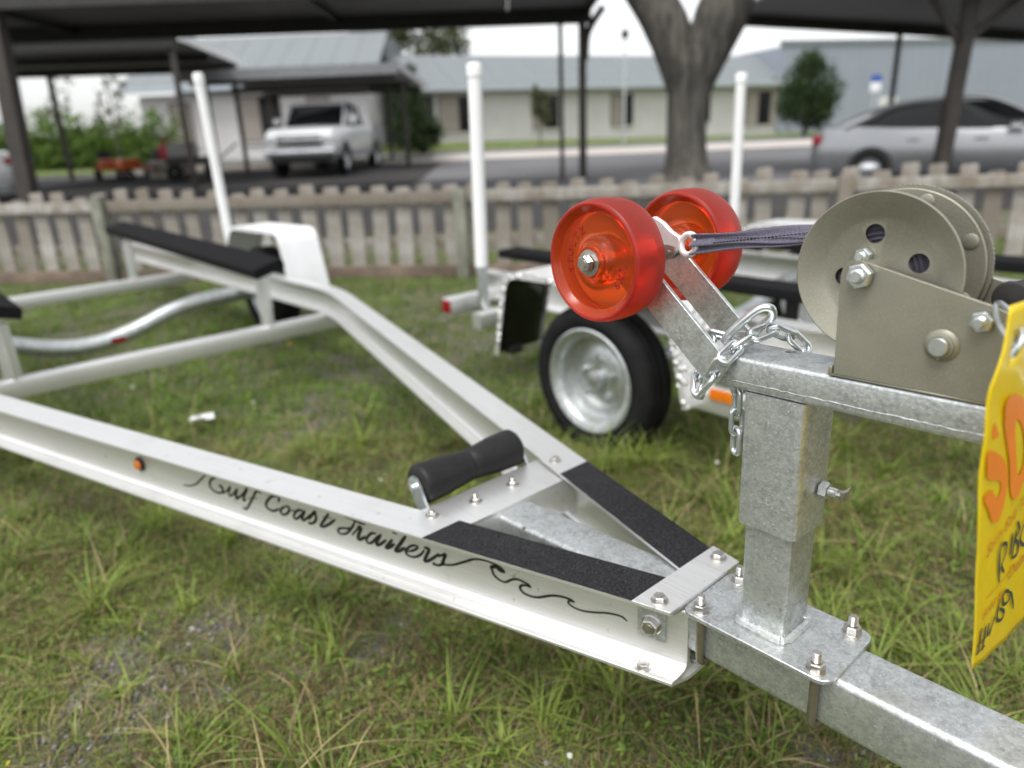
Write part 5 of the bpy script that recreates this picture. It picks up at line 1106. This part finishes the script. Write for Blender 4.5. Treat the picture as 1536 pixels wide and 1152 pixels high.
def blades(n, y0, y1, h0, h1, w, seed, tone, lean=.6, thr=.40, soft=.12, name='grass', pw=1.0, seg=3, tuft=None):
    rg = np.random.default_rng(seed); x, y = scatter(int(n * 1.7), y0, y1, rg, pw)
    if tuft:
        k = rg.integers(0, tuft, len(x)); x, y = x[k] + rg.normal(size=len(x)) * .012, y[k] + rg.normal(size=len(x)) * .012
    c = cover(x, y)
    keep = rg.uniform(0, 1, len(x)) < np.clip((c - thr) / soft, 0.40, 1); x, y, c = x[keep], y[keep], c[keep]; x, y, c = x[:n], y[:n], c[:n]; n = len(x)
    h = rg.uniform(h0, h1, n) * (.55 + .9 * np.clip((c - .3) * 2, 0, 1)); az = rg.uniform(0, 2 * np.pi, n); ln = rg.uniform(.15, 1, n) * lean
    fx, fy = np.cos(az), np.sin(az); sx, sy = -fy, fx; ww = w * rg.uniform(.6, 1.4, n)
    V = []; 
    for k in range(seg + 1):
        t = k / seg; r = ln * h * t * t * 1.1; zz = h * (t - .35 * ln * t * t); wk = ww * (1 - t) ** .7 * .5 if k < seg else ww * 0
        px, py = x + fx * r, y + fy * r
        if k < seg: V += [np.stack([px - sx * wk, py - sy * wk, zz], 1), np.stack([px + sx * wk, py + sy * wk, zz], 1)]
        else: V += [np.stack([px, py, zz], 1)]
    nv = 2 * seg + 1; V = np.stack(V, 1).reshape(-1, 3); base = np.arange(n) * nv; L = []
    for k in range(seg - 1): L += [np.stack([base + 2 * k, base + 2 * k + 1, base + 2 * k + 3], 1), np.stack([base + 2 * k, base + 2 * k + 3, base + 2 * k + 2], 1)]
    L += [np.stack([base + 2 * seg - 2, base + 2 * seg - 1, base + 2 * seg], 1)]
    L = np.stack(L, 1).reshape(-1)
    a = np.array(tone[0]); b = np.array(tone[1]); dry = np.array(tone[2]); q = rg.uniform(0, 1, (n, 1)); pn = (.5 * vnoise(x, y, 3.1, 9) + .5 * vnoise(x, y, 9.0, 10))[:, None]
    col = a + (b - a) * np.clip(q * .55 + (pn - .5) * 1.5 + .25, 0, 1); isd = (rg.uniform(0, 1, (n, 1)) < np.clip(tone[3] * (3.2 - 4.6 * pn), .03, .9)); col = np.where(isd, dry * rg.uniform(.6, 1.2, (n, 1)), col)
    o = np_mesh(name, V, 3, L, M['blade'], None, None, np.repeat(col, nv, 0)); return o
def blademat():
    m, t, p = mat('grass_blade'); at = t.nodes.new('ShaderNodeAttribute'); at.attribute_name = 'tint'
    t.links.new(at.outputs['Color'], p.inputs['Base Color']); p.inputs['Roughness'].default_value = .5; p.inputs['Specular IOR Level'].default_value = .3
    tl = t.nodes.new('ShaderNodeBsdfTranslucent'); t.links.new(at.outputs['Color'], tl.inputs[0]); mx = t.nodes.new('ShaderNodeMixShader'); mx.inputs[0].default_value = .3
    out = t.nodes['Material Output']; t.links.new(p.outputs[0], mx.inputs[1]); t.links.new(tl.outputs[0], mx.inputs[2]); t.links.new(mx.outputs[0], out.inputs[0]); return m
M['blade'] = blademat()
TONE = ((.085, .140, .020), (.29, .355, .072), (.46, .36, .18), .16)
g1 = blades(195000, .45, 2.6, .012, .042, .0028, 31, TONE, lean=1.3, thr=.24, soft=.14); tag(g1, 'short patchy weedy grass in the foreground under the trailer', 'grass', None, 'stuff')
g2 = blades(9000, .45, 2.8, .06, .17, .0052, 32, ((.12, .20, .030), (.31, .39, .080), (.46, .38, .19), .14), lean=1.5, thr=.30, soft=.10, tuft=420, seg=4); tag(g2, 'long arching grass blades in the foreground', 'grass', None, 'stuff')
g3 = blades(180000, 2.5, 8.6, .016, .050, .0060, 33, ((.075, .150, .017), (.22, .33, .055), (.36, .30, .15), .09), lean=.8, thr=.30); tag(g3, 'grass around the second trailer and along the fence', 'grass', None, 'stuff')
g4 = blades(15000, .45, 2.8, .05, .12, .0026, 35, ((.20, .15, .075), (.40, .31, .17), (.16, .10, .05), .3), lean=2.4, thr=.1); tag(g4, 'dry straw coloured thatch lying among the green grass', 'thatch', None, 'stuff')
# small round-leaved weeds
rg = np.random.default_rng(41); x, y = scatter(95000, .45, 3.2, rg); c = cover(x, y); k = rg.uniform(0, 1, len(x)) < np.clip((c - .32) / .15, .03, 1); x, y = x[k], y[k]; n = len(x)
C = np.stack([x, y, rg.uniform(.006, .042, n)], 1); nrm = rg.normal(size=(n, 3)) * .45 + np.array([0, 0, 1]); nrm /= np.linalg.norm(nrm, axis=1)[:, None]; e1 = np.cross(nrm, rg.normal(size=(n, 3))); e1 /= np.linalg.norm(e1, axis=1)[:, None]; e2 = np.cross(nrm, e1); s = rg.uniform(.0025, .0065, (n, 1))
V = np.stack([C - e1 * s * 1.8, C - e1 * s * .2 + e2 * s * .55, C + e1 * s * 1.9, C - e1 * s * .2 - e2 * s * .55], 1).reshape(-1, 3)
q = rg.uniform(0, 1, (n, 1)); col = np.array((.065, .135, .022)) + (np.array((.24, .32, .065)) - np.array((.065, .135, .022))) * q
o = np_mesh('ground_weeds', V, 4, np.arange(len(V)), M['blade'], None, None, np.repeat(col, 4, 0)); tag(o, 'low round leaved weeds between the grass blades', 'weeds', None, 'stuff')
# gravel in the bare patches
rg = np.random.default_rng(51); x, y = scatter(60000, .45, 3.4, rg); c = cover(x, y); k = rg.uniform(0, 1, len(x)) < np.clip((.34 - c) / .08, 0.012, 1) ; x, y = x[k][:16000], y[k][:16000]; n = len(x)
oc = np.array([(1, 0, 0), (-1, 0, 0), (0, 1, 0), (0, -1, 0), (0, 0, 1), (0, 0, -1)], float); s = rg.lognormal(-5.55, .45, (n, 1, 1)); V = oc[None] * s * rg.uniform(.6, 1.2, (n, 6, 1)) * np.array([1, 1, .6]); a = rg.uniform(0, 6.28, n); ca_, sa_ = np.cos(a)[:, None], np.sin(a)[:, None]
V = np.stack([V[:, :, 0] * ca_ - V[:, :, 1] * sa_ + x[:, None], V[:, :, 0] * sa_ + V[:, :, 1] * ca_ + y[:, None], V[:, :, 2] + .003], 2).reshape(-1, 3)
T8 = np.array([(0, 2, 4), (2, 1, 4), (1, 3, 4), (3, 0, 4), (2, 0, 5), (1, 2, 5), (3, 1, 5), (0, 3, 5)]); L = (T8[None] + (np.arange(n) * 6)[:, None, None]).reshape(-1)
q = rg.uniform(0, 1, (n, 1)); col = np.array((.07, .068, .064)) * (1 - q * q) + np.array((.42, .41, .385)) * q * q
def stonemat():
    m, t, p = mat('gravel_stone'); at = t.nodes.new('ShaderNodeAttribute'); at.attribute_name = 'tint'; t.links.new(at.outputs['Color'], p.inputs['Base Color']); p.inputs['Roughness'].default_value = .85; return m
o = np_mesh('gravel', V, 3, L, stonemat(), None, None, np.repeat(col, 6, 0)); tag(o, 'grey gravel showing in bare patches of the grass', 'gravel', None, 'stuff')
# tiny flowers
rg = np.random.default_rng(61); x, y = scatter(110, .6, 6.0, rg); n = len(x); C = np.stack([x, y, rg.uniform(.03, .08, n)], 1); d = rg.normal(size=(n, 3)) * .4 + np.array([0, -.4, 1]); d /= np.linalg.norm(d, axis=1)[:, None]; e1 = np.cross(d, rg.normal(size=(n, 3))); e1 /= np.linalg.norm(e1, axis=1)[:, None]; e2 = np.cross(d, e1); s = rg.uniform(.004, .008, (n, 1))
V = np.stack([C + (e1 * math.cos(a) + e2 * math.sin(a)) * s for a in [i * math.pi / 3 for i in range(6)]], 1).reshape(-1, 3); col = np.where(rg.uniform(0, 1, (n, 1)) < .65, np.array([[.62, .45, .04]]), np.array([[.7, .68, .62]]))
o = np_mesh('wild_flowers', V, 6, np.arange(len(V)), M['blade'], None, None, np.repeat(col, 6, 0)); tag(o, 'tiny yellow and white wild flowers dotted in the grass', 'flowers', None, 'stuff')
